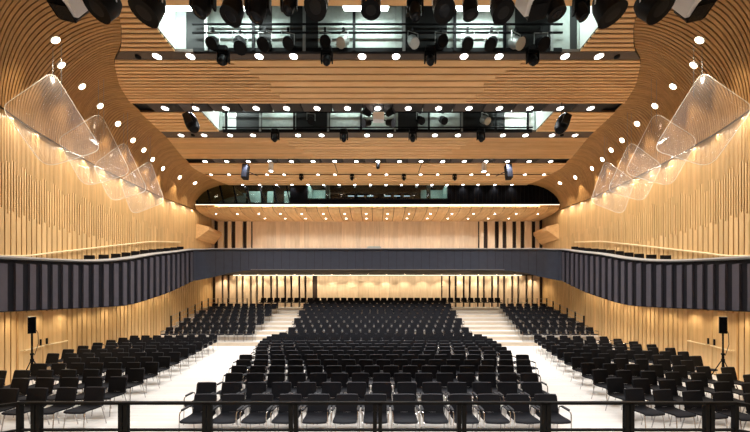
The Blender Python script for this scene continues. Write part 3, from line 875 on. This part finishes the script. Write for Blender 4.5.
stuff = MB()
for i, c in enumerate(chairs):
    _, b, row, seat, x, y, z, rot = c
    rz = rot + random.uniform(-.012, .012)
    if i < INDIV:
        arms = b in ('c', 'ct', 'top'); key = (i < FULL, arms)
        if key not in PRO: o = PRO[key] = (make_full if i < FULL else make_mid)(arms)
        else: o = place(PRO[key], c, 'stacking_chair')
        o.location = (x, y, z); o.rotation_euler = (0, 0, rz)
        tag(o, chair_label(c), 'chair', 'black chairs in the ' + blockname[b])
    else:
        m = Matrix.Translation((x, y, z)) @ Matrix.Rotation(rz, 4, 'Z')
        for part in (seat_mb(3), back_mb(3)):
            stuff.add([m @ Vector(v) for v in part.v], part.f, M['fabric'])
        for s in (-1, 1):
            stuff.tube([m @ Vector(p) for p in ((s * .252, -.215, 0), (s * .252, -.19, .595), (s * .25, .19, .595), (s * .252, .285, 0))], .011, M['chrome'], 4)
            stuff.box(m @ Vector((s * .251, -.01, .617)), (.05, .25, .024), M['pad'], m.to_3x3())
o = stuff.build('distant_chairs', None, True)
tag(o, 'rows of small black chairs on and before the stepped tiers at the rear', 'chairs', kind='stuff')

# gallery seats
gp = None
for s in (-1, 1):
    for k in range(11):
        d = 12.9 + .78 * k
        if gp is None:
            gp = thing('gallery_chair', (0, 0, 0), '', 'chair')
            mb = MB(); mb.bevbox((0, 0, .43), (.46, .46, .07), .04, M['fabric']); mb.build('seat', gp)
            mb = MB(); mb.bevbox((0, .22, .68), (.46, .06, .46), .02, M['fabric']); mb.build('backrest', gp)
            mb = MB()
            for a in (-.2, .2):
                for b in (-.2, .2): mb.tube([(a, b, 0), (a, b, .4)], .012, M['chrome'], 6)
            mb.build('frame', gp); o = gp
        else: o = place(gp, None, '')
        zz = max(ZT(d + q) - .74 for q in (-.2, .2))
        o.location = (s * (PX(d) + .62), d, zz); o.rotation_euler = (0, 0, 0)
        tag(o, 'black chair on the %s gallery behind the fins, %s from the stage' % ('left' if s < 0 else 'right', ORD[k + 1]), 'chair', 'chairs on the side galleries')

# ------------------------------------------------------------------ rails and doors
for s in (-1, 1):
    nm = 'left' if s < 0 else 'right'
    X0 = s * 13.5
    t = thing('tier_railing', (X0, TF[2], TR * 3), 'thin metal railing stepping up the %s side of the tiers' % nm, 'railing', 'tier railings')
    base = Vector((X0, TF[2], TR * 3))
    for k in range(2, 8):
        z = TR * (k + 1) if k < 8 else TR * 8; y = TF[k] + .12
        mb = MB(); mb.box(Vector((X0, y, z + .5)) - base, (.07, .07, 1.0), M['black']); mb.build('post', t)
    mb = MB()
    for h in (.35, .65, .95):
        mb.tube([Vector((X0, TF[2] + .12, TR * 3 + h)) - base, Vector((X0, TF[7] + .12, TR * 8 + h)) - base], .016, M['steel'], 6)
        mb.tube([Vector((X0, TF[7] + .12, TR * 8 + h)) - base, Vector((s * 10.4, TF[7] + .12, TR * 8 + h)) - base], .016, M['steel'], 6)
    mb.build('bars', t)
    for k in range(4):
        mb = MB(); mb.box(Vector((X0 - s * (k + 1) * .775, TF[7] + .12, TR * 8 + .5)) - base, (.05, .05, 1.0), M['black']); mb.build('post', t)
    # wall handrail of the gallery
    t = thing('gallery_handrail', (0, 0, 0), 'thin brass handrail on the %s wall above the gallery' % nm, 'handrail', 'gallery wall handrails')
    mb = MB(); ds = [8.6 + .5 * k for k in range(28)]
    hz = lambda q: interp([(8, 3.9), (10.4, 4.24), (13, 4.85), (16.6, 5.75), (19, 6.35), (24, 7.2)], q)
    mb.tube([(s * (W(q) - .12), q, hz(q)) for q in ds], .032, M['brass'], 8); mb.build('bar', t, True)
    for q in ds[1::4]:
        mb = MB(); mb.tube([(s * (W(q) - .10), q, hz(q)), (s * (W(q) + .02), q, hz(q) - .06)], .012, M['brass'], 6); mb.build('bracket', t)
    # double door with push bars
    da, db = (9.95, 12.6)
    dn = 1 if s < 0 else 2
    def wp(q, z, o): 
        tt = (W(q + .05) - W(q - .05)) / .1; l = math.hypot(1, tt)
        return Vector((s * (W(q) - o / l), q + o * tt / l, z))
    for half in (0, 1):
        a = da + (db - da) * half / 2 + .02; b = da + (db - da) * (half + 1) / 2 - .02
        mb = MB(); n = 5
        for k in range(n):
            q0, q1 = a + (b - a) * k / n + .004, a + (b - a) * (k + 1) / n - .004
            mb.hexa([wp(q0, .02, .03), wp(q1, .02, .03), wp(q1, .02, -.01), wp(q0, .02, -.01), wp(q0, 2.32, .03), wp(q1, 2.32, .03), wp(q1, 2.32, -.01), wp(q0, 2.32, -.01)], M['wall'])
        o = mb.build('door_%d' % (dn * 2 - 1 + half)); struct(o, '%s leaf of the oak double door under the %s gallery' % ('stage-side' if half == 0 else 'rear', nm), 'door')
        mb = MB()
        mb.tube([wp(a + .1, 1.08, .13), wp(b - .1, 1.08, .13)], .024, M['brass'], 8)
        for q in (a + .12, b - .12): mb.tube([wp(q, 1.08, .13), wp(q, 1.08, .02)], .02, M['brass'], 6)
        mb.build('push_bar', o, True)
        mb = MB(); q = b - .15 if half == 0 else a + .15
        mb.tube([wp(q, 1.1, .05), wp(q, 1.32, .05)], .03, M['black'], 8); mb.build('lock', o)

# ------------------------------------------------------------------ loudspeakers
def tripod_speaker(s):
    nm = 'left' if s < 0 else 'right'
    d = 9.6; X = s * (W(d) - .75)
    d = 9.64; X = s * 345.5 / F * d
    t = thing('speaker_stand', (X, d, 0), 'black tripod stand by the %s wall carrying a small loudspeaker' % nm, 'speaker stand', 'tripod speaker stands')
    mb = MB(); mb.tube([(0, 0, .35), (0, 0, 1.70)], .022, M['black'], 8); mb.tube([(0, 0, .25), (0, 0, 1.05)], .03, M['black'], 8); mb.build('pole', t, True)
    mb = MB(); mb.tube([(0, 0, .80), (0, 0, .90)], .045, M['black'], 8); mb.tube([(0, 0, 1.02), (0, 0, 1.08)], .045, M['black'], 8); mb.build('collar', t)
    for k in range(3):
        a = math.radians(90 + 120 * k + 180)
        e = Vector((math.cos(a) * .42, math.sin(a) * .42, .012))
        mb = MB(); mb.tube([(e.x * .06, e.y * .06, .86), e], .014, M['black'], 6)
        mid = Vector((e.x * .55, e.y * .55, .40)); mb.tube([(0, 0, .36), mid], .009, M['black'], 6); mb.build('leg', t)
    b = thing('loudspeaker', (X, d, 1.70), 'small black loudspeaker on the tripod stand by the %s wall' % nm, 'speaker', 'loudspeakers on tripod stands', rz=-s * .8)
    mb = MB(); mb.bevbox((0, 0, .26), (.18, .18, .52), .03, M['grille']); mb.build('cabinet', b)
    mb = MB(); mb.bevbox((0, -.092, .26), (.15, .014, .47), .008, M['mesh']); mb.build('grille', b)
    mb = MB(); mb.lathe([(.045, -.0), (.045, .0), (.04, .03)], M['black'], Matrix.Translation((0, 0, -.0)), 10); mb.build('socket', b)
    mb = MB(); mb.tube([(.04, .09, .2), (.12, .15, 0), (.13, .14, -.35), (.05, .05, -.7)], .008, M['cable'], 6); mb.build('cable', b, True)
tripod_speaker(-1); tripod_speaker(1)

def rot_to(direction): return Vector(direction).to_track_quat('Z', 'Y').to_matrix().to_4x4()
def hung_speaker(x, y, d, h, kind, label, tiltx=0.0, tilty=0.0):
    p = P(x, y, d)
    t = thing('hanging_speaker', p, label, 'speaker', 'speakers hung from the ceiling')
    rm = (Matrix.Rotation(tilty, 3, 'Y') @ Matrix.Rotation(tiltx, 3, 'X'))
    if kind == 'oval':
        prof = [(.05, -.5), (.2, -.46), (.28, -.3), (.30, 0), (.28, .3), (.2, .46), (.05, .5)]
        mb = MB(); mb.lathe([(r * h, z * h) for r, z in prof], M['black'], rm.to_4x4(), 16); mb.build('cabinet', t, True)
        mb = MB(); mb.box(rm @ Vector((0, -.17, .0)) * h, (.34 * h, .30 * h, .62 * h), M['grille'], rm); mb.build('grille', t)
        mb = MB()
        for q in (-.16, .16): mb.box(rm @ Vector((q, .2, .22)) * h, (.08 * h, .24 * h, .5 * h), M['whitemetal'], rm)
        mb.build('bracket', t)
    else:
        mb = MB(); mb.bevbox((0, 0, 0), (.42 * h, .46 * h, h), .05, M['black'], rm); mb.build('cabinet', t)
        mb = MB(); mb.box(rm @ Vector((0, -.235 * h, 0)), (.36 * h, .02, .92 * h), M['bluegrey'], rm); mb.build('grille', t)
        mb = MB(); mb.tube([(0, 0, h * .4), (0, .1, h * .75)], .03, M['black'], 6); sx = 1 if x < CX else -1
        mb.tube([(0, 0, .1), (sx * .8, .1, -.25 * h)], .025, M['black'], 6); mb.build('bracket', t)
    mb = MB(); mb.tube([(0, .05, h * .3), (0, .05, ZC + .25 - p.z)], .02, M['black'], 6); mb.build('hanger', t)
hung_speaker(191.5, 122.5, 13.9, .95, 'oval', 'tilted oval black and white speaker hung before the second trench, left', -.25, -.45)
hung_speaker(562.5, 123.5, 13.9, .95, 'oval', 'tilted oval black and white speaker hung before the second trench, right', -.25, .45)
hung_speaker(245.5, 172, 20.2, .92, 'box', 'box speaker hung below the rear ceiling on the left', -.12, .05)
hung_speaker(508.5, 172, 20.2, .92, 'box', 'box speaker hung below the rear ceiling on the right', -.12, -.05)

# ------------------------------------------------------------------ stage lighting fixtures
def moving_head(loc, sc, tilt, roll, label, group, name='moving_head_spotlight', top=None):
    """hung upside down: base at the top, yoke, head; loc = top of the base"""
    t = thing(name, loc, label, 'stage light', group)
    mb = MB(); mb.bevbox((0, 0, -.09 * sc), (.42 * sc, .34 * sc, .18 * sc), .05 * sc, M['black'])
    if top: mb.tube([(0, 0, 0), (0, 0, top)], .03, M['black'], 6)
    mb.build('base', t)
    mb = MB()
    for s in (-1, 1):
        mb.bevbox((s * .22 * sc, 0, -.38 * sc), (.06 * sc, .16 * sc, .44 * sc), .015 * sc, M['black'])
    mb.box((0, 0, -.195 * sc), (.46 * sc, .18 * sc, .05 * sc), M['black']); mb.build('yoke', t)
    m = Matrix.Translation((0, 0, -.48 * sc)) @ Matrix.Rotation(roll, 4, 'Y') @ Matrix.Rotation(tilt, 4, 'X')
    mb = MB(); mb.lathe([(.05 * sc, .24 * sc), (.13 * sc, .23 * sc), (.17 * sc, .12 * sc), (.175 * sc, -.1 * sc), (.15 * sc, -.2 * sc), (.14 * sc, -.27 * sc), (.12 * sc, -.27 * sc)], M['black'], m, 18); mb.build('head', t, True)
    mb = MB(); mb.lathe([(.115 * sc, -.262 * sc), (.09 * sc, -.285 * sc), (.03 * sc, -.295 * sc)], M['lens'], m, 16); mb.build('lens', t, True)
    return t
def lantern(loc, sc, tilt, rz, label, group, pale=False):
    """a theatre lantern: clamp, yoke, stubby body, lens; loc = the pipe it hangs from"""
    t = thing('theatre_spotlight', loc, label, 'stage light', group, rz)
    mb = MB(); mb.box((0, 0, -.03 * sc), (.07 * sc, .09 * sc, .14 * sc), M['black']); mb.build('clamp', t)
    mb = MB(); mb.tube([(-.19 * sc, 0, -.42 * sc), (-.19 * sc, 0, -.1 * sc), (.19 * sc, 0, -.1 * sc), (.19 * sc, 0, -.42 * sc)], .014 * sc, M['greymetal'], 6); mb.build('yoke', t)
    m = Matrix.Translation((0, 0, -.42 * sc)) @ Matrix.Rotation(tilt, 4, 'X')
    bm = M['greymetal'] if pale else M['black']
    mb = MB(); mb.lathe([(.08 * sc, .26 * sc), (.15 * sc, .22 * sc), (.17 * sc, .05 * sc), (.15 * sc, -.08 * sc), (.155 * sc, -.2 * sc), (.17 * sc, -.24 * sc), (.15 * sc, -.24 * sc)], bm, m, 14); mb.build('body', t, True)
    mb = MB(); mb.lathe([(.14 * sc, -.225 * sc), (.08 * sc, -.235 * sc)], M['lens'], m, 14); mb.build('lens', t)
    return t
def par_can(loc, sc, tilt, roll, label, group, mt):
    t = thing('par_spotlight', loc, label, 'stage light', group)
    m = Matrix.Translation((0, 0, -.55 * sc)) @ Matrix.Rotation(roll, 4, 'Y') @ Matrix.Rotation(tilt, 4, 'X')
    mb = MB(); mb.tube([(-.27 * sc, 0, -.5 * sc), (-.27 * sc, 0, -.1 * sc), (.27 * sc, 0, -.1 * sc), (.27 * sc, 0, -.5 * sc)], .02 * sc, M['whitemetal'], 6)
    mb.tube([(0, 0, 0), (0, 0, -.1 * sc)], .025 * sc, M['black'], 6); mb.build('yoke', t)
    mb = MB(); mb.lathe([(.1 * sc, .34 * sc), (.2 * sc, .3 * sc), (.26 * sc, .12 * sc), (.265 * sc, -.2 * sc), (.275 * sc, -.25 * sc), (.25 * sc, -.25 * sc)], M['black'], m, 20); mb.build('body', t, True)
    mb = MB(); mb.lathe([(.245 * sc, -.23 * sc), (.12 * sc, -.255 * sc), (.03 * sc, -.26 * sc)], mt, m, 18); mb.build('lens', t)
    return t
# front truss
TD, TZ = 7.0, 10.15
t = thing('lighting_truss', (0, TD, TZ), 'black truss over the stage edge that carries the large lights', 'truss')
mb = MB(); mb.tube([(-8.3, 0, 0), (8.3, 0, 0)], .03, M['black'], 8); mb.tube([(-8.3, .0, .4), (8.3, .0, .4)], .03, M['black'], 8)
x = -8.2
while x < 8.1: mb.tube([(x, 0, 0), (x + .4, 0, .4), (x + .8, 0, 0)], .014, M['black'], 6); x += .8
mb.build('frame', t)
for x in (-5.5, -2, 2, 5.5):
    mb = MB(); mb.tube([(x, 0, .4), (x, 0, ZC - TZ + .02)], .015, M['black'], 6); mb.build('hanger', t)
front = [(70, 18, 'flood', 28), (104, 16, 'par', 24), (149, 18, 'par', 26), (203, 16, 'head', 23), (233, 20, 'par', 20), (258, 20, 'head', 24), (289, 15, 'head', 16), (317, 15, 'par', 22), (371, 12, 'par', 20), (415, 20, 'head', 16),
         (443, 17, 'par', 21), (470, 16, 'par', 15), (501, 17, 'par', 21), (533, 17, 'flood', 28), (555, 16, 'par', 17), (581, 20, 'head', 15), (608, 19, 'par', 25), (653, 17, 'par', 25), (693, 18, 'flood', 30)]
cnt = {'flood': 0, 'par': 0, 'head': 0}
rng = random.Random(3)
for x, yb, kind, wpx in front:
    cnt[kind] += 1
    zb = EYE + (HY - yb) * TD / F; X = (x - CX) * TD / F; wm = wpx * TD / F
    g = 'large lights on the front truss'
    if kind == 'par':
        sc = wm / .54; ln = M['grille'] if cnt[kind] % 3 else M['lens']
        top = zb + .82 * sc
        o = par_can((X, TD, top), sc, rng.uniform(-.6, .0), (CX - x) / 900, 'large round black lamp on the front truss, %s round one from the left' % ORD[cnt[kind]], g, ln)
        mb = MB(); mb.tube([(0, 0, 0), (0, 0, TZ - top)], .03, M['black'], 6); mb.build('clamp', o)
    elif kind == 'head':
        sc = wm / .48; top = zb + .76 * sc
        o = moving_head((X, TD, top), sc, rng.uniform(-.4, .1), (CX - x) / 900, 'black moving-head lamp on the front truss, %s such head from the left' % ORD[cnt[kind]], g, top=TZ - top)
    else:
        sg = 1 if x < 200 else -1
        o = thing('flood_spotlight', (X, TD, zb + .62), 'wide black floodlight with white side bracket on the front truss, %s from the left' % ORD[cnt[kind]], 'stage light', g)
        rm = Matrix.Rotation(sg * .22, 3, 'Y') @ Matrix.Rotation(-.45, 3, 'X')
        mb = MB(); mb.bevbox((-sg * .05, 0, -.32), (.44, .42, .5), .05, M['black'], rm); mb.build('body', o)
        mb = MB(); mb.box(Vector((-sg * .05, -.1, -.60)), (.38, .3, .02), M['lens'], rm); mb.build('lens', o)
        mb = MB(); mb.box((sg * .22, -.05, -.32), (.13, .32, .55), M['whitemetal'], rm); mb.build('side_bracket', o)
        mb = MB(); mb.tube([(0, 0, -.2), (0, 0, TZ - zb - .62)], .03, M['black'], 6); mb.build('clamp', o)

# bridges inside the trenches
def bridge(d, z_pipes, posts, hx, ymin, label, chromeposts):
    t = thing('lighting_bridge', (0, d, ZC), label, 'lighting bridge')
    mb = MB()
    for z in z_pipes: mb.tube([(-hx, 0, z - ZC), (hx, 0, z - ZC)], .035, M['black'], 8)
    mb.build('pipes', t)
    mb = MB(); mb.box((0, .08, .0), (2 * hx, .1, .14), M['black']); mb.build('edge_beam', t)
    for x in posts:
        X = (x - CX) * d / F; c = x in chromeposts
        mb = MB(); mb.box((X, .03, 1.1), (.10, .06, 2.3), M['greymetal'] if c else M['black']); mb.build('post', t)
bridge(10.95, (12.28, 12.58), (206, 253, 304, 354, 404, 455, 505, 552), 6.6, 0, 'black pipe lighting bridge in the first lighting trench', (206, 304, 404, 552))
bridge(16.22, (11.85, 12.65), (226, 260, 294, 328, 361, 395, 429, 462, 496, 528), 8.2, 0, 'black pipe lighting bridge in the second lighting trench', (260, 328, 395, 462))
for k, (x, sc, pale, tl) in enumerate([(213, 1.0, False, .3), (240, 1.15, False, -.5), (265, 1.1, False, .4), (288, 1.0, False, .2), (325, 1.0, False, 1.2), (343.5, .9, True, .1), (413, .9, True, -.3), (441, 1.0, False, 1.3), (467.5, 1.05, False, .1), (491.5, 1.05, False, .2), (516, 1.0, True, .3), (541, 1.1, False, .5)]):
    p = P(x, 31, 10.82); p.z = 12.28
    lantern(p + Vector((0, -.0, 0)), sc * 1.12, -.75 - .25 * tl, rng.uniform(-.6, .6), 'theatre lantern on the first trench bridge, %s from the left' % ORD[k + 1], 'lanterns in the first lighting trench', pale)
for k, x in enumerate((224, 327, 430, 532)):
    moving_head((( x - CX) * 10.9 / F, 10.86, ZC - .05), .85, -.6, 0, 'black moving head hanging below the first trench edge, %s from the left' % ORD[k + 1], 'moving heads under the first trench')
for k, x in enumerate((275.5, 344, 412.5, 480.5)):
    moving_head(((x - CX) * 16.2 / F, 16.15, ZC - .03), .85, -.6, 0, 'black moving head hanging below the second trench edge, %s from the left' % ORD[k + 1], 'moving heads under the second trench')
for k, (x, y, pale) in enumerate(((311, 118, False), (420, 117, False), (443, 117, False), (485, 117, True))):
    p = P(x, y, 16.1); p.z = 12.62
    lantern(p, 1.1, -.9, rng.uniform(-.5, .5), 'theatre lantern on the second trench bridge, %s from the left' % ORD[k + 1], 'lanterns in the second lighting trench', pale)
for k, x in enumerate((301, 352, 404, 455)):
    moving_head(((x - CX) * 21.85 / F, 21.95, ZC + .02), .62, -.5, 0, 'small black lamp under the thin rear ceiling slot, %s from the left' % ORD[k + 1], 'small lamps under the rear slot', 'small_spotlight')
# four-headed cluster hung in the middle
p = P(378.5, 117.5, 14.2)
t = thing('hanging_lamp_cluster', p, 'cross-shaped cluster of four black lamps hung at the middle of the ceiling', 'stage light')
mb = MB(); mb.box((0, 0, 0), (.5, .3, .34), M['whitemetal']); mb.build('hub', t)
for sx in (-1, 1):
    for sz in (-1, 1):
        m = Matrix.Translation((sx * .52, 0, sz * .24)) @ rot_to((sx * .9, -.5, sz * .35))
        mb = MB(); mb.lathe([(.07, -.2), (.13, -.15), (.16, .1), (.19, .2), (.16, .2)], M['black'], m, 14); mb.tube([(sx * .2, 0, sz * .1), (sx * .45, 0, sz * .2)], .03, M['black'], 6); mb.build('head', t, True)
mb = MB()
for sx in (-1, 1): mb.tube([(sx * .18, 0, .15), (sx * .26, 0, ZC + .2 - p.z)], .015, M['black'], 6)
mb.build('hanger', t)
# small white drop lamps
for k, (x, y) in enumerate(((271, 166.5), (484, 167))):
    p = P(x, y, 19.9); mb = MB(); t = thing('hanging_lamp', p, 'small white cylinder lamp hung below the rear ceiling, %s' % ('left one' if k == 0 else 'right one'), 'hanging lamp', 'white drop lamps')
    mb.lathe([(.14, -.3), (.15, -.28), (.15, .25), (.10, .3)], M['whitemetal'], n=14); mb.build('shade', t, True)
    mb = MB(); mb.tube([(0, 0, .28), (0, 0, ZC + .22 - p.z)], .015, M['black'], 6); mb.build('rod', t)
    mb = MB(); mb.lathe([(.12, -.31), (.12, -.302)], M['down'], n=14); mb.build('bulb', t)
p = P(378, 165, 20.0); mb = MB(); mb.lathe([(.06, -.25), (.12, -.2), (.12, .1), (.05, .15)], M['black'], n=10); mb.tube([(0, 0, .1), (0, 0, ZC + .2 - p.z)], .015, M['black'], 6)
o = mb.build('hanging_microphone', None, True); o.location = p; tag(o, 'small black microphone pod hung at the middle of the rear ceiling', 'microphone')
for k, (xa, ya, xb, yb) in enumerate(((334.5, 164.5, 337.5, 172.5), (421.5, 164.5, 418.5, 172.5))):
    a = P(xa, ya, 20.25); a.z = ZC + .02; b = P(xb, yb, 20.6); mb = MB(); mb.tube([a, b], .022, M['cable'], 6)
    tag(mb.build('ceiling_cable'), 'short slanting black cable below the rear ceiling, %s one' % ('left' if k == 0 else 'right'), 'cable', 'slanting ceiling cables')
# smoke detectors in the strips
for k, (x, dd) in enumerate(((138, 11.3), (617, 11.3), (193, 16.7), (562, 16.7))):
    mb = MB(); mb.lathe([(.05, -.06), (.09, -.04), (.10, .015)], M['black'], n=14); o = mb.build('smoke_detector', None, True)
    o.location = ((x - CX) * dd / F, dd, ZC - .004)
    tag(o, 'small black smoke detector in the bronze strip behind the %s trench, %s' % ('first' if k < 2 else 'second', 'left end' if k % 2 == 0 else 'right end'), 'smoke detector', 'smoke detectors')

# ------------------------------------------------------------------ acrylic reflectors by the walls
refl = [  # corners as the photo shows them: inner top, wall side, bottom, inner low; then distance of the middle
    ((53, 71), (1, 107), (45, 168), (102, 150), 10.1),
    ((100, 112), (57, 139), (84, 187), (131, 173.5), 12.4),
    ((125, 141), (93, 165), (111, 202), (148, 191), 14.6),
    ((150, 160), (120, 181), (132, 215), (165, 202), 16.7)]
def reflector(s, i, cs, d):
    def ray(k):
        x, y = cs[k]; xx = x if s < 0 else 2 * CX - x
        return Vector(((xx - CX) / F, 1.0, (HY - y) / F))
    eye = Vector((0, 0, EYE)); r1 = ray(1); dw = d
    for q in range(400):
        dw = 6 + q * .04
        if abs(r1.x) * dw > W(dw) - .3: break
    dD, dB = min(dw, d), d + .35
    rc = ray(2); dC = dD + dB - d
    while abs(rc.x) * dC > W(dC) - .2: dC -= .05
    A, D, B, C_ = eye + ray(0) * d, eye + r1 * dD, eye + ray(3) * dB, eye + rc * dC
    pts = [A, D, C_, B]; c = sum(pts, Vector()) / 4
    n = (C_ - A).cross(B - D).normalized()
    if n.y > 0: n = -n
    out = []
    for k in range(4):
        a, b, e = pts[k - 1], pts[k], pts[(k + 1) % 4]
        r = (.36, .28, .38, .34)[k]
        p0 = b + (a - b).normalized() * r; p1 = b + (e - b).normalized() * r
        for q in range(7):
            u = q / 6; out.append(p0 * (1 - u) ** 2 + b * 2 * u * (1 - u) + p1 * u ** 2)
    t = thing('acrylic_reflector', c, 'clear rounded acrylic sound reflector by the %s wall, %s from the stage' % ('left' if s < 0 else 'right', ORD[i + 1]), 'sound reflector', 'clear reflectors by the side walls')
    mb = MB(); th = n * .012; m = len(out)
    vs = [p - c + th for p in out] + [p - c - th for p in out]
    # a shallow dish: ring towards the centre
    ring1 = [(p - c) * .5 + n * .08 for p in out]
    fs = []
    vs2 = [p - c for p in out] + ring1 + [n * .11]
    for k in range(m):
        j = (k + 1) % m; fs.append((k, j, m + j, m + k)); fs.append((m + k, m + j, 2 * m))
    v3 = [v + th * 2 for v in vs2]; o = len(vs2)
    allv = vs2 + v3; allf = fs + [tuple(q + o for q in f[::-1]) for f in fs] + [(k, k + o, (k + 1) % m + o, (k + 1) % m) for k in range(m)]
    mb.add(allv, allf, M['glass']); mb.build('sheet', t, True)
    mb = MB(); loop = [p - c for p in out] + [out[0] - c]
    mb.tube(loop, .009, M['edge'], 6, caps=False); mb.build('edge_light_band', t, True)  # thin pale tube painting the bright rim of the sheet
    for u in (.0, .22):
        top = (pts[0] * (1 - u) + pts[3] * u) * .75 + c * .25
        zt = ZC
        for q in range(60):
            tt = q / 60
            if abs(cove(top.y, tt, s).x) < abs(top.x): zt = cove(top.y, tt, s).z; break
        mb = MB(); mb.tube([top - c, Vector((top.x, top.y, zt + .06)) - c], .007, M['cap'], 6); mb.build('rod', t)
for s in (-1, 1):
    for i, (a, b, e, f, d) in enumerate(refl): reflector(s, i, (a, b, e, f), d)

# ------------------------------------------------------------------ camera, world, view
cam = bpy.data.cameras.new('camera'); co = bpy.data.objects.new('camera', cam); COL.objects.link(co)
co.location = (0, 0, EYE); co.rotation_euler = (math.pi / 2, 0, 0)
cam.sensor_fit = 'HORIZONTAL'; cam.sensor_width = 36; cam.lens = 36 * F / 750
cam.shift_x = -(CX - 375) / 750; cam.shift_y = (HY - 216) / 750
cam.clip_start = .1; cam.clip_end = 200
SC.camera = co
w = bpy.data.worlds.new('world'); SC.world = w; w.use_nodes = True
w.node_tree.nodes['Background'].inputs['Color'].default_value = (.02, .02, .02, 1)
vs_ = SC.view_settings
vs_.view_transform = 'Standard'; vs_.look = 'None'; vs_.exposure = 0.14; vs_.gamma = 1.0; vs_.use_curve_mapping = False
cy = SC.cycles
cy.max_bounces = 8; cy.diffuse_bounces = 5; cy.glossy_bounces = 3; cy.transparent_max_bounces = 12; cy.transmission_bounces = 4
cy.sample_clamp_indirect = 4.0; cy.use_denoising = True
cy.use_light_tree = True; cy.caustics_reflective = False; cy.caustics_refractive = False
